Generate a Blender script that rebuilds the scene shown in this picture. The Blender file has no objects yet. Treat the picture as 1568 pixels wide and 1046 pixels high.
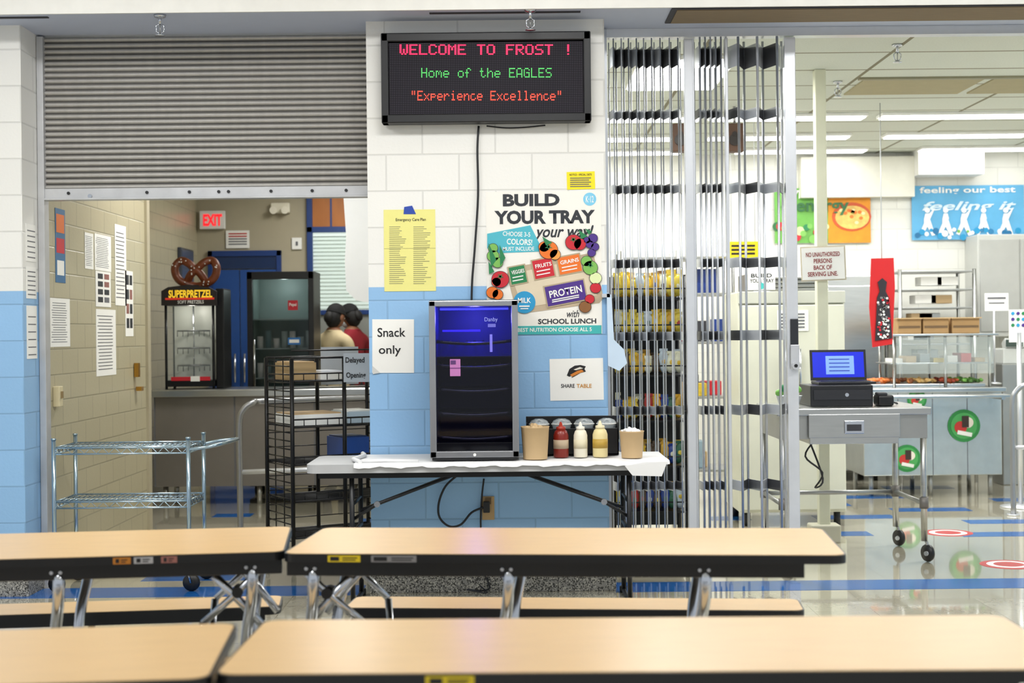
import bpy, bmesh, math, random
from mathutils import Vector, Matrix, Euler
random.seed(4)
# survey of the photograph: focal length (px of a 1568 px wide frame), eye height, camera roll
F=2200.0; H=1.437; TH=0.0105
def W(px,py,d):
    u=px-784.0; v=py-510.0
    return Vector(((u-v*TH)*d/F, d, H-(v+u*TH)*d/F))
def S(px,d): return px*d/F
def col(h):
    h=h.lstrip('#'); r=[]
    for i in (0,2,4):
        c=int(h[i:i+2],16)/255.0
        r.append(c/12.92 if c<=0.04045 else ((c+0.055)/1.055)**2.4)
    return (r[0],r[1],r[2],1.0)
MC={}
def mat(h,rough=.5,metal=0.0,var=.05,scale=9.0,bump=0.0,emit=0.0,alpha=1.0,stretch=(1,1,1),trans=0.0):
    key=(h,rough,metal,var,scale,bump,emit,alpha,stretch,trans)
    if key in MC: return MC[key]
    m=bpy.data.materials.new('m_%s_%d'%(h.strip('#'),len(MC))); m.use_nodes=True
    nt=m.node_tree; n=nt.nodes; l=nt.links; b=n['Principled BSDF']
    c=col(h)
    b.inputs['Roughness'].default_value=rough; b.inputs['Metallic'].default_value=metal
    b.inputs['Alpha'].default_value=alpha; b.inputs['Transmission Weight'].default_value=trans
    tc=n.new('ShaderNodeTexCoord'); mp=n.new('ShaderNodeMapping'); mp.inputs['Scale'].default_value=stretch
    no=n.new('ShaderNodeTexNoise'); no.inputs['Scale'].default_value=scale; no.inputs['Detail'].default_value=4
    l.new(tc.outputs['Object'],mp.inputs['Vector']); l.new(mp.outputs[0],no.inputs['Vector'])
    mx=n.new('ShaderNodeMix'); mx.data_type='RGBA'
    mx.inputs[6].default_value=tuple(x*(1-var*1.6) for x in c[:3])+(1,)
    mx.inputs[7].default_value=tuple(min(1,x*(1+var*1.6)) for x in c[:3])+(1,)
    l.new(no.outputs['Fac'],mx.inputs[0]); l.new(mx.outputs[2],b.inputs['Base Color'])
    if emit>0:
        b.inputs['Emission Color'].default_value=c; b.inputs['Emission Strength'].default_value=emit
    if bump>0:
        bp=n.new('ShaderNodeBump'); bp.inputs['Strength'].default_value=bump; bp.inputs['Distance'].default_value=.01
        l.new(no.outputs['Fac'],bp.inputs['Height']); l.new(bp.outputs[0],b.inputs['Normal'])
    MC[key]=m; return m
def blockwall(name,top,bot,zsplit,w=.406,h=.203,mort=.86,rough=.45,bumpd=.35,off=.5,ms=.006):
    m=bpy.data.materials.new(name); m.use_nodes=True; nt=m.node_tree; n=nt.nodes; l=nt.links; b=n['Principled BSDF']
    g=n.new('ShaderNodeNewGeometry'); sp=n.new('ShaderNodeSeparateXYZ'); l.new(g.outputs['Position'],sp.inputs[0])
    ad=n.new('ShaderNodeMath'); ad.operation='ADD'; l.new(sp.outputs[0],ad.inputs[0]); l.new(sp.outputs[1],ad.inputs[1])
    cb=n.new('ShaderNodeCombineXYZ'); l.new(ad.outputs[0],cb.inputs[0]); l.new(sp.outputs[2],cb.inputs[1])
    br=n.new('ShaderNodeTexBrick'); br.inputs['Scale'].default_value=1; br.inputs['Brick Width'].default_value=w
    br.inputs['Row Height'].default_value=h; br.inputs['Mortar Size'].default_value=ms; br.inputs['Mortar Smooth'].default_value=.6
    br.offset=off
    br.inputs['Color1'].default_value=(1,1,1,1); br.inputs['Color2'].default_value=(.95,.95,.95,1); br.inputs['Mortar'].default_value=(mort,mort,mort,1)
    l.new(cb.outputs[0],br.inputs['Vector'])
    gt=n.new('ShaderNodeMath'); gt.operation='GREATER_THAN'; gt.inputs[1].default_value=zsplit; l.new(sp.outputs[2],gt.inputs[0])
    mx=n.new('ShaderNodeMix'); mx.data_type='RGBA'; mx.inputs[6].default_value=col(bot); mx.inputs[7].default_value=col(top); l.new(gt.outputs[0],mx.inputs[0])
    mu=n.new('ShaderNodeMix'); mu.data_type='RGBA'; mu.blend_type='MULTIPLY'; mu.inputs[0].default_value=1
    l.new(mx.outputs[2],mu.inputs[6]); l.new(br.outputs['Color'],mu.inputs[7]); l.new(mu.outputs[2],b.inputs['Base Color'])
    no=n.new('ShaderNodeTexNoise'); no.inputs['Scale'].default_value=60; no.inputs['Detail'].default_value=6; l.new(g.outputs['Position'],no.inputs['Vector'])
    s2=n.new('ShaderNodeMath'); s2.operation='MULTIPLY_ADD'; s2.inputs[1].default_value=.35; l.new(no.outputs['Fac'],s2.inputs[0])
    inv=n.new('ShaderNodeMath'); inv.operation='SUBTRACT'; inv.inputs[0].default_value=1; l.new(br.outputs['Fac'],inv.inputs[1]); l.new(inv.outputs[0],s2.inputs[2])
    bp=n.new('ShaderNodeBump'); bp.inputs['Strength'].default_value=bumpd; bp.inputs['Distance'].default_value=.006
    l.new(s2.outputs[0],bp.inputs['Height']); l.new(bp.outputs[0],b.inputs['Normal']); b.inputs['Roughness'].default_value=rough
    return m
def tilemat(name,c1,c2,cm,w,h,ms,rough,noise=30,spec=.5,coat=0):
    m=bpy.data.materials.new(name); m.use_nodes=True; nt=m.node_tree; n=nt.nodes; l=nt.links; b=n['Principled BSDF']
    b.inputs['Specular IOR Level'].default_value=spec; b.inputs['Coat Weight'].default_value=coat; b.inputs['Coat Roughness'].default_value=.035
    g=n.new('ShaderNodeNewGeometry')
    br=n.new('ShaderNodeTexBrick'); br.offset=0; br.inputs['Scale'].default_value=1; br.inputs['Brick Width'].default_value=w
    br.inputs['Row Height'].default_value=h; br.inputs['Mortar Size'].default_value=ms
    br.inputs['Color1'].default_value=col(c1); br.inputs['Color2'].default_value=col(c2); br.inputs['Mortar'].default_value=col(cm)
    l.new(g.outputs['Position'],br.inputs['Vector'])
    no=n.new('ShaderNodeTexNoise'); no.inputs['Scale'].default_value=noise; no.inputs['Detail'].default_value=6; l.new(g.outputs['Position'],no.inputs['Vector'])
    rp=n.new('ShaderNodeMapRange'); rp.inputs[3].default_value=.86; rp.inputs[4].default_value=1.1; l.new(no.outputs['Fac'],rp.inputs[0])
    mu=n.new('ShaderNodeMix'); mu.data_type='RGBA'; mu.blend_type='MULTIPLY'; mu.inputs[0].default_value=1
    l.new(br.outputs['Color'],mu.inputs[6]); l.new(rp.outputs[0],mu.inputs[7]); l.new(mu.outputs[2],b.inputs['Base Color'])
    n2=n.new('ShaderNodeTexNoise'); n2.inputs['Scale'].default_value=2.5; l.new(g.outputs['Position'],n2.inputs['Vector'])
    r2=n.new('ShaderNodeMapRange'); r2.inputs[3].default_value=rough*.7; r2.inputs[4].default_value=rough*1.5; l.new(n2.outputs['Fac'],r2.inputs[0]); l.new(r2.outputs[0],b.inputs['Roughness'])
    return m
def speckle(name,base,dark,sc=160):
    m=bpy.data.materials.new(name); m.use_nodes=True; nt=m.node_tree; n=nt.nodes; l=nt.links; b=n['Principled BSDF']
    g=n.new('ShaderNodeNewGeometry'); v=n.new('ShaderNodeTexVoronoi'); v.inputs['Scale'].default_value=sc; l.new(g.outputs['Position'],v.inputs['Vector'])
    cr=n.new('ShaderNodeValToRGB'); cr.color_ramp.interpolation='CONSTANT'
    e=cr.color_ramp.elements; e[0].color=col(dark); e[1].position=.35; e[1].color=col(base)
    x=e.new(.75); x.color=col('#B9B5AA')
    l.new(v.outputs['Color'],cr.inputs[0]); l.new(cr.outputs[0],b.inputs['Base Color']); b.inputs['Roughness'].default_value=.6
    return m
def textmesh(body,bold,shear):
    cu=bpy.data.curves.new('t','FONT'); cu.body=body; cu.offset=bold; cu.shear=shear; cu.resolution_u=3; cu.extrude=.0
    ob=bpy.data.objects.new('t',cu); bpy.context.scene.collection.objects.link(ob); bpy.context.view_layer.update()
    me=bpy.data.meshes.new_from_object(ob.evaluated_get(bpy.context.evaluated_depsgraph_get()))
    bpy.data.objects.remove(ob); bpy.data.curves.remove(cu); return me
class A:
    def __init__(s,name): s.name=name; s.bm=bmesh.new(); s.mats=[]
    def mi(s,m):
        if m not in s.mats: s.mats.append(m)
        return s.mats.index(m)
    def merge(s,b,m,mx=None):
        mi=s.mi(m); mp={}
        for v in b.verts: mp[v]=s.bm.verts.new(mx@v.co if mx else v.co)
        for f in b.faces:
            try: nf=s.bm.faces.new([mp[v] for v in f.verts])
            except ValueError: continue
            nf.material_index=mi; nf.smooth=f.smooth
        b.free()
    def box(s,c,d,m,rz=0,rx=0,ry=0,bev=0,seg=2):
        b=bmesh.new(); bmesh.ops.create_cube(b,size=1)
        for v in b.verts: v.co=Vector((v.co.x*d[0],v.co.y*d[1],v.co.z*d[2]))
        if bev>0: bmesh.ops.bevel(b,geom=b.edges[:],offset=min(bev,min(d)*.45),segments=seg,affect='EDGES',profile=.5)
        s.merge(b,m,Matrix.Translation(Vector(c))@Euler((rx,ry,rz)).to_matrix().to_4x4())
    def bb(s,x0,x1,y0,y1,z0,z1,m,bev=0):
        s.box(((x0+x1)/2,(y0+y1)/2,(z0+z1)/2),(abs(x1-x0),abs(y1-y0),abs(z1-z0)),m,bev=bev)
    def cyl(s,p0,p1,r,m,seg=12,r2=None):
        p0=Vector(p0);p1=Vector(p1);d=p1-p0
        if d.length<1e-6: return
        b=bmesh.new(); bmesh.ops.create_cone(b,cap_ends=True,segments=seg,radius1=r,radius2=r if r2 is None else r2,depth=d.length)
        for f in b.faces: f.smooth=(len(f.verts)==4)
        s.merge(b,m,Matrix.Translation((p0+p1)/2)@d.to_track_quat('Z','Y').to_matrix().to_4x4())
    def tube(s,pts,r,m,seg=8,closed=False,smoothn=0):
        P=[Vector(p) for p in pts]
        if smoothn:
            Q=[]
            n=len(P)
            for i in range(n-1 if not closed else n):
                a=P[i-1] if (i>0 or closed) else P[i]; b_=P[i]; c=P[(i+1)%n]; d=P[(i+2)%n] if (i+2<n or closed) else P[(i+1)%n]
                for k in range(smoothn):
                    t=k/smoothn
                    Q.append(.5*((2*b_)+(c-a)*t+(2*a-5*b_+4*c-d)*t*t+(3*b_-a-3*c+d)*t**3))
            if not closed: Q.append(P[-1])
            P=Q
        R=r if isinstance(r,(list,tuple)) else [r]*len(P)
        if len(R)!=len(P): R=[R[min(len(R)-1,int(i*len(R)/len(P)))] for i in range(len(P))]
        b=bmesh.new(); rings=[]; up=None
        n=len(P)
        for i,p in enumerate(P):
            if closed: t=P[(i+1)%n]-P[i-1]
            else: t=P[min(i+1,n-1)]-P[max(i-1,0)]
            t.normalize()
            if up is None:
                up=Vector((0,0,1)) if abs(t.z)<.9 else Vector((1,0,0))
            up=(up-t*up.dot(t)); 
            if up.length<1e-5: up=t.orthogonal()
            up.normalize(); sd=t.cross(up)
            rings.append([b.verts.new(p+(up*math.cos(a)+sd*math.sin(a))*R[i]) for a in [2*math.pi*k/seg for k in range(seg)]])
        for i in range(n if closed else n-1):
            r0=rings[i]; r1=rings[(i+1)%n]
            for k in range(seg):
                f=b.faces.new((r0[k],r0[(k+1)%seg],r1[(k+1)%seg],r1[k])); f.smooth=True
        if not closed: b.faces.new(rings[0][::-1]); b.faces.new(rings[-1])
        s.merge(b,m)
    def lathe(s,prof,c,m,seg=20,axis=None):
        b=bmesh.new(); rings=[]
        for r,z in prof: rings.append([b.verts.new((r*math.cos(2*math.pi*k/seg),r*math.sin(2*math.pi*k/seg),z)) for k in range(seg)])
        for i in range(len(rings)-1):
            for k in range(seg):
                f=b.faces.new((rings[i][k],rings[i][(k+1)%seg],rings[i+1][(k+1)%seg],rings[i+1][k])); f.smooth=True
        b.faces.new(rings[0][::-1]); b.faces.new(rings[-1])
        mx=Matrix.Translation(Vector(c))
        if axis is not None: mx=mx@Vector(axis).to_track_quat('Z','Y').to_matrix().to_4x4()
        s.merge(b,m,mx)
    def sph(s,c,r,m,rot=(0,0,0),u=16,v=10,cut=None):
        b=bmesh.new(); bmesh.ops.create_uvsphere(b,u_segments=u,v_segments=v,radius=1)
        if cut is not None: bmesh.ops.delete(b,geom=[x for x in b.verts if x.co.z<cut],context='VERTS')
        r=(r,r,r) if not isinstance(r,(tuple,list)) else r
        for x in b.verts: x.co=Vector((x.co.x*r[0],x.co.y*r[1],x.co.z*r[2]))
        for f in b.faces: f.smooth=True
        s.merge(b,m,Matrix.Translation(Vector(c))@Euler(rot).to_matrix().to_4x4())
    def prism(s,pts,vec,m):
        b=bmesh.new(); vec=Vector(vec); a=[b.verts.new(Vector(p)) for p in pts]; c=[b.verts.new(Vector(p)+vec) for p in pts]
        b.faces.new(a); b.faces.new(c[::-1]); n=len(a)
        for i in range(n): b.faces.new((a[i],c[i],c[(i+1)%n],a[(i+1)%n]))
        bmesh.ops.recalc_face_normals(b,faces=b.faces[:])
        s.merge(b,m)
    # flat things facing the room, placed on a vertical plane at depth d
    def rect(s,x0,y0,x1,y1,d,m,t=.0015,rot=0,bev=0):
        s.box(W((x0+x1)/2,(y0+y1)/2,d),(S(abs(x1-x0),d),t,S(abs(y1-y0),d)),m,ry=rot,bev=bev)
    def disc(s,px,py,r,d,m,t=.0015,ry=None,seg=24):
        c=W(px,py,d); rx=S(r,d); rz=S(ry if ry else r,d)
        s.prism([(c.x+rx*math.cos(2*math.pi*k/seg),d-t/2,c.z+rz*math.sin(2*math.pi*k/seg)) for k in range(seg)],(0,t,0),m)
    def ppoly(s,pts,d,m,t=.0015):
        s.prism([W(x,y,d)+Vector((0,-t/2,0)) for x,y in pts],(0,t,0),m)
    def textm(s,body,mx,w,h,m,bold=0,shear=0):
        me=textmesh(body,bold,shear)
        if not me.vertices: return
        xs=[v.co.x for v in me.vertices]; ys=[v.co.y for v in me.vertices]
        x0,x1,y0,y1=min(xs),max(xs),min(ys),max(ys)
        b=bmesh.new(); b.from_mesh(me); bpy.data.meshes.remove(me)
        for v in b.verts: v.co=Vector(((v.co.x-(x0+x1)/2)*w/(x1-x0),(v.co.y-(y0+y1)/2)*h/max(1e-5,(y1-y0)),0))
        s.merge(b,m,mx)
    def text(s,body,x0,y0,x1,y1,d,m,bold=0,shear=0,rot=0):
        c=W((x0+x1)/2,(y0+y1)/2,d)
        mx=Matrix.Translation(c)@Matrix.Rotation(rot,4,'Y')@Matrix.Rotation(math.pi/2,4,'X')
        s.textm(body,mx,S(x1-x0,d),S(y1-y0,d),m,bold,shear)
    def finish(s,loc=None,rz=0,parent=None):
        if loc is None:
            vs=s.bm.verts; 
            mn=Vector((min(v.co.x for v in vs),min(v.co.y for v in vs),min(v.co.z for v in vs)))
            mxx=Vector((max(v.co.x for v in vs),max(v.co.y for v in vs),max(v.co.z for v in vs)))
            o=Vector(((mn.x+mxx.x)/2,(mn.y+mxx.y)/2,mn.z))
            for v in vs: v.co-=o
        else: o=Vector(loc)
        me=bpy.data.meshes.new(s.name); s.bm.to_mesh(me); s.bm.free()
        for m in s.mats: me.materials.append(m)
        ob=bpy.data.objects.new(s.name,me); ob.location=o; ob.rotation_euler=(0,0,rz)
        bpy.context.scene.collection.objects.link(ob)
        if parent: ob.parent=parent
        return ob
def rrect(w,h,r,z=0,n=5):
    P=[]
    for cx,cy,a0 in ((w/2-r,h/2-r,0),(-w/2+r,h/2-r,90),(-w/2+r,-h/2+r,180),(w/2-r,-h/2+r,270)):
        for k in range(n+1):
            a=math.radians(a0+90*k/n); P.append((cx+r*math.cos(a),cy+r*math.sin(a),z))
    return P
# ---------- materials
white=mat('#F4F3EE',.5); paper=mat('#F6F5F0',.7,var=.02); black=mat('#101114',.4); blackm=mat('#141518',.35,.3)
chrome=mat('#C9CCD2',.18,1,var=.05); steel=mat('#B9BAB8',.28,1,var=.08,scale=5,stretch=(1,1,8)); alu=mat('#D3D5D9',.38,.75,var=.06)
steel2=mat('#A7A8A6',.36,.8,var=.12,scale=3); ink=mat('#141418',.6); greyink=mat('#6A6B70',.7)
M_p=blockwall('painted_block_pillar','#EFEEE9','#93BFE8',1.70,mort=.8)
M_tan=blockwall('tan_glazed_block','#BDB598','#BDB598',9,mort=.72,rough=.3,w=.305,h=.152)
M_kit=blockwall('cream_block','#E8E7DF','#E2E1D8',1.5)
M_floor=tilemat('vinyl_floor','#C6C0AC','#BEB8A3','#989079',.305,.305,.002,.07,spec=1.0,coat=.8)
M_ceil=tilemat('ceiling_tiles','#D6DACE','#D0D4C8','#857F68',1.22,.61,.014,.8,noise=90)
M_base=speckle('terrazzo_base','#8D8B85','#3A3936')
blue=mat('#1F5FA6',.12,var=.1); soff=mat('#BCC4D8',.6,var=.02)
# ---------- shell
f=A('floor'); f.bb(-7,8,-1.5,16,-.1,0,M_floor); fl=f.finish()
f=A('floor_accent_tiles')
t=.305
def acc(x0,x1,y0,y1,m=blue): f.bb(x0,x1,y0,y1,-.003,.0012,m)
acc(-6,-.85,7.93,8.235); acc(.56,6,7.93,8.235); acc(-2.2,-1.55,8.45,8.75); acc(-1.3,-.9,9.4,9.7)
for x,y,n in ((2.75,12.2,2),(3.0,11.3,2),(3.35,10.55,2),(3.6,9.6,1),(2.2,10.0,1),(3.35,12.9,2),(2.45,11.7,1),(1.5,10.9,1),(1.2,9.5,2),(-1.9,10.2,2),(-1.2,11.0,2),(4,11.9,2),(-2.4,11.4,1),(3.1,9.9,2),(2.3,10.9,2),(1.9,12.4,2)):
    acc(x,x+t*n,y,y+t*.7)
red=mat('#C23A3A',.3)
for x,y in ((3.05,10.1),(3.0,8.72)):
    for r,m,z in ((.17,red,.0016),(.13,white,.0022),(.09,red,.0028)): f.lathe([(r,-.002),(r,z)],(x,y,0),m,seg=28)
f.finish(parent=None)
c=A('ceiling'); c.bb(-7,8,-1.5,7.68,3.75,3.85,mat('#E8E8E4',.8)); c.finish()
c=A('ceiling_servery'); c.bb(-3.6,-.1,8.35,15.1,3.2,3.3,M_ceil); c.finish()
c=A('ceiling_kitchen'); c.bb(-.1,6.5,8.35,14.4,3.2,3.3,M_ceil); c.finish()
c=A('trim_soffit'); c.bb(-7,8,7.7,8.35,3.18,3.75,soff); c.bb(-7,8,7.685,7.7,3.17,3.75,white)
dk=mat('#3A3A40',.7); tanp=mat('#7E6C52',.7,var=.15,stretch=(1,12,1))
c.bb(-.43,.39,7.79,7.815,3.174,3.18,dk); c.bb(-3.2,-2.5,7.79,7.815,3.174,3.18,dk)
c.bb(.88,3.6,7.74,8.1,3.172,3.18,dk); c.bb(.91,3.6,7.76,8.08,3.168,3.176,tanp)
c.finish()
w=A('wall_front_pillar'); w.bb(-.796,.531,8.0,8.35,0,3.18,M_p); w.finish()
b=A('baseboard_pillar'); b.bb(-.802,-.15,7.975,8.0,0,.115,M_base,.003); b.bb(-.148,.24,7.975,8.0,0,.115,M_base,.003);b.bb(.242,.565,7.975,8.0,0,.115,M_base,.003); b.finish()
w=A('wall_front_left'); w.bb(-7,-2.72,8.0,8.35,0,3.18,M_p); w.finish()
b=A('baseboard_front_left'); b.bb(-7,-2.70,7.98,8.0,0,.115,M_base,.003); b.bb(-2.72,-2.70,8.0,8.34,0,.115,M_base,.003); b.finish()
w=A('wall_front_right'); w.bb(3.7,8,8.0,8.35,0,3.18,M_p); w.finish()
w=A('wall_left'); w.bb(-3.05,-2.71,8.35,10.76,0,3.2,M_tan); w.bb(-3.6,-3.3,10.5,15.3,0,3.2,M_tan); w.finish()
w=A('wall_back_left'); w.bb(-3.3,-.1,15.1,15.3,0,3.2,mat('#AFA68E',.6,var=.03)); w.finish()
w=A('wall_partition'); w.bb(-.2,-.1,8.35,15.1,0,3.2,M_kit); w.finish()
w=A('wall_back_right'); w.bb(-.1,6.5,14.4,14.6,0,3.2,M_kit)
w.bb(*[W(1402,240,14.2).x,W(1502,240,14.2).x,14.1,14.4,2.95,3.2],white)
w.bb(W(1225,240,14.3).x,W(1398,240,14.3).x,14.25,14.4,2.75,3.15,mat('#E3E1D4',.6)); w.finish()
w=A('wall_right'); w.bb(6.5,6.7,8.35,14.6,0,3.2,M_kit); w.finish()
# ---------- roller shutter
sh=A('roller_shutter'); sm=mat('#B4B1AC',.45,.3,var=.1,scale=4,stretch=(6,1,1)); smd=mat('#55534F',.6)
yS=8.30; zb=2.285; zt=3.17; n=26; hh=(zt-zb)/n
x0=-2.70; x1=-.80
for i in range(n):
    z=zb+i*hh
    bmm=bmesh.new(); prof=[(.0,z+hh*.2),(-.011,z+hh*.28),(-.016,z+hh*.45),(-.017,z+hh*.62),(-.013,z+hh*.82),(-.002,z+hh*.96)]
    va=[bmm.verts.new((x0,yS+dy,q)) for dy,q in prof]; vb=[bmm.verts.new((x1,yS+dy,q)) for dy,q in prof]
    for k in range(len(prof)-1): bmm.faces.new((va[k],vb[k],vb[k+1],va[k+1])).smooth=True
    sh.merge(bmm,sm)
sh.bb(x0,x1,yS+.0,yS+.006,zb,zt,smd)
lg=mat('#C3C4C6',.4,.4,var=.12)
sh.bb(x0,x1,yS-.03,yS-.015,2.235,2.295,lg,.003); sh.bb(x0,x1,yS-.045,yS+.03,2.228,2.24,lg,.003)
for px in (105,225,290,335,350,415,478,530): 
    p=W(px,280,yS-.03); sh.cyl((p.x,yS-.038,2.268),(p.x,yS-.03,2.268),.009,black)
sh.cyl((-2.42,yS-.04,2.25),(-2.42,yS-.03,2.25),.012,chrome)
sh.bb(-2.718,-2.68,yS-.045,yS+.04,0,3.17,lg,.003); sh.bb(-.82,-.797,yS-.045,yS+.04,0,3.17,lg,.003)
sh.finish()
# ---------- sprinklers
def sprinkler(px,py,d,z):
    s=A('fire_sprinkler'); x=W(px,py,d).x
    s.lathe([(.034,0),(.03,-.012),(.012,-.018)],(x,d,z),chrome); s.cyl((x,d,z),(x,d,z-.05),.009,chrome)
    for k in (-1,1): s.tube([(x,d,z-.045),(x+k*.022,d,z-.06),(x+k*.02,d,z-.09),(x,d,z-.105)],.004,chrome,6)
    s.cyl((x,d,z-.05),(x,d,z-.1),.003,steel2); s.lathe([(.008,-.1),(.026,-.108),(.028,-.112),(.003,-.112)],(x,d,z),chrome)
    s.finish()
sprinkler(245,30,7.78,3.179); sprinkler(812,30,7.74,3.179); sprinkler(1374,80,8.9,3.199); sprinkler(1283,140,10.2,3.199)
# ---------- LED sign
FONT={' ':(0,0,0,0,0),'!':(0,0,0x5F,0,0),'"':(0,7,0,7,0),'A':(0x7E,0x11,0x11,0x11,0x7E),'C':(0x3E,0x41,0x41,0x41,0x22),'E':(0x7F,0x49,0x49,0x49,0x41),'F':(0x7F,9,9,9,1),'G':(0x3E,0x41,0x49,0x49,0x7A),'H':(0x7F,8,8,8,0x7F),'L':(0x7F,0x40,0x40,0x40,0x40),'M':(0x7F,2,0xC,2,0x7F),'O':(0x3E,0x41,0x41,0x41,0x3E),'R':(0x7F,9,0x19,0x29,0x46),'S':(0x46,0x49,0x49,0x49,0x31),'T':(1,1,0x7F,1,1),'W':(0x3F,0x40,0x38,0x40,0x3F),'c':(0x38,0x44,0x44,0x44,0x20),'e':(0x38,0x54,0x54,0x54,0x18),'f':(8,0x7E,9,1,2),'h':(0x7F,8,4,4,0x78),'i':(0,0x44,0x7D,0x40,0),'l':(0,0x41,0x7F,0x40,0),'m':(0x7C,4,0x18,4,0x78),'n':(0x7C,8,4,4,0x78),'o':(0x38,0x44,0x44,0x44,0x38),'p':(0x7C,0x14,0x14,0x14,8),'r':(0x7C,8,4,4,8),'t':(4,0x3F,0x44,0x40,0x20),'x':(0x44,0x28,0x10,0x28,0x44)}
s=A('led_message_sign'); dS=7.90
def ledpanel():
    m=bpy.data.materials.new('led_matrix_panel'); m.use_nodes=True; nt=m.node_tree; n=nt.nodes; l=nt.links; b=n['Principled BSDF']
    g=n.new('ShaderNodeNewGeometry'); sp=n.new('ShaderNodeSeparateXYZ'); l.new(g.outputs['Position'],sp.inputs[0]); o=[]
    for k in (0,2):
        a=n.new('ShaderNodeMath'); a.operation='MULTIPLY'; a.inputs[1].default_value=math.pi/.0098; l.new(sp.outputs[k],a.inputs[0])
        c=n.new('ShaderNodeMath'); c.operation='SINE'; l.new(a.outputs[0],c.inputs[0]); d=n.new('ShaderNodeMath'); d.operation='ABSOLUTE'; l.new(c.outputs[0],d.inputs[0]); o.append(d)
    p=n.new('ShaderNodeMath'); p.operation='MULTIPLY'; l.new(o[0].outputs[0],p.inputs[0]); l.new(o[1].outputs[0],p.inputs[1])
    r=n.new('ShaderNodeValToRGB'); r.color_ramp.elements[0].position=.6; r.color_ramp.elements[0].color=col('#15131A'); r.color_ramp.elements[1].position=.85; r.color_ramp.elements[1].color=col('#4E4854')
    l.new(p.outputs[0],r.inputs[0]); l.new(r.outputs[0],b.inputs['Base Color']); b.inputs['Roughness'].default_value=.6; b.inputs['Specular IOR Level'].default_value=.2; return m
s.rect(596,65,893,177,7.905,ledpanel(),.01)
cS=W(744.5,120.5,7.94); ww=S(321,dS); hh2=S(138,dS)
for dx,dz,sx,sz in ((0,hh2/2-.024,ww,.048),(0,-hh2/2+.024,ww,.048),(-ww/2+.02,0,.04,hh2),(ww/2-.02,0,.04,hh2)):
    s.box((cS.x+dx,7.935,cS.z+dz),(sx,.09,sz),black,bev=.006)
s.box((cS.x,7.96,cS.z),(ww-.02,.06,hh2-.02),black)
def led(body,x0,x1,y0,y1,m,bold):
    n=len(body); cw=(x1-x0)/(n-1/6); dx=cw/6; dy=(y1-y0)/7
    for i,ch in enumerate(body):
        for c_,bits in enumerate(FONT[ch]):
            for r_ in range(7):
                if bits>>r_&1: s.rect(x0+i*cw+c_*dx,y0+r_*dy+.12*dy,x0+i*cw+c_*dx+dx*(.82 if not bold else 1.12),y0+(r_+1)*dy-.12*dy,7.898,m,.001)
led('WELCOME TO FROST !',612,876,68,84,mat('#FF1E50',.5,emit=1.8,var=0),True)
led('Home of the EAGLES',645,845,104,119,mat('#4FC860',.5,emit=.75,var=0),False)
led('"Experience Excellence"',629,861,139,154,mat('#FF4A35',.5,emit=1.2,var=0),False)
s.finish()
# cable
cb=A('power_cord'); ck=mat('#16171B',.5)
def cord(L,r=.006,d=7.985): cb.tube([W(x,y,dd) for x,y,dd in L],r,ck,6,smoothn=5)
cord([(733,193,7.985),(731,230,7.985),(732,300,7.985),(727,380,7.985),(723,430,7.985),(722,470,7.985)])
cord([(745,193,7.98),(775,196,7.98),(805,195,7.98),(835,192,7.98)],.004)
cord([(700,728,7.97),(682,745,7.97),(672,770,7.97),(673,792,7.965),(688,806,7.96),(706,803,7.96),(722,785,7.965),(740,777,7.965)],.006)
cord([(741,733,7.975),(738,760,7.975),(736,800,7.975),(739,850,7.97),(742,878,7.96),(750,900,7.94),(735,905,7.9)],.005)
cord([(735,905,7.9),(715,903,7.85),(745,908,7.86),(735,897,7.93)],.004)
cb.finish()
o=A('wall_outlet'); o.rect(738,760,757,796,7.995,mat('#B99A6A',.4),.01,bev=.002); o.rect(740,768,750,785,7.975,black,.03,bev=.004); o.rect(743,762,752,772,7.985,mat('#6B5434'),.01); o.finish()
# ---------- posters on pillar
d=7.998
p=A('care_plan_notice'); yl=mat('#ECE68E',.7,var=.02)
p.rect(588,321,667,446,d,yl); p.ppoly([(619,317),(631,315),(637,328),(618,328)],d-.002,mat('#2446A8',.4))
p.text('Emergency Care Plan',606,334,652,340,d-.002,ink,.01)
for cx in (596,633):
    y=347
    while y<436:
        p.rect(cx,y,cx+random.uniform(14,27),y+.9,d-.0015,mat('#96946E')); y+=3.1
p.rect(588,380,667,380.7,d-.0015,mat('#BDB87A')); p.finish()
p=A('snack_sign'); p.rect(570,489,634,571,d,paper,rot=.01); p.text('Snack',578,502,621,516,d-.002,ink,.012); p.text('only',580,529,614,546,d-.002,ink,.012)
p.ppoly([(570,560),(582,571),(571,573)],d-.004,mat('#D8D8D4')); p.finish()
p=A('yellow_notice'); p.rect(868,263,911,290,d,mat('#F7E21C',.6,var=.02),rot=-.02); p.text('NOTICE – SPECIAL DIETS',872,266,906,269,d-.002,ink,.01)
for k in range(5): p.rect(873,272+k*3.2,905-3*(k%2),273.3+k*3.2,d-.002,greyink)
p.finish()
p=A('share_table_sign'); p.rect(842,549,924,613,d,paper,rot=-.01)
p.ppoly([(868,575),(872,565),(880,560),(889,559),(897,561),(895,565),(897,569),(889,571),(884,574),(875,579),(879,573),(872,577)],d-.002,ink)
p.ppoly([(873,574),(884,568),(891,566),(894,569),(886,572),(876,577)],d-.003,mat('#D9822B')); p.ppoly([(878,566),(888,562),(893,564),(882,567)],d-.0035,mat('#E9E4D8'))
p.text('SHARE',859,588,880,594,d-.002,ink,.02); p.text('TABLE',883,588,906,594,d-.002,mat('#C98A2B'),.02); p.finish()
p=A('lunch_menu_poster'); d1=d-.002; d2=d-.0035; d3=d-.005
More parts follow.
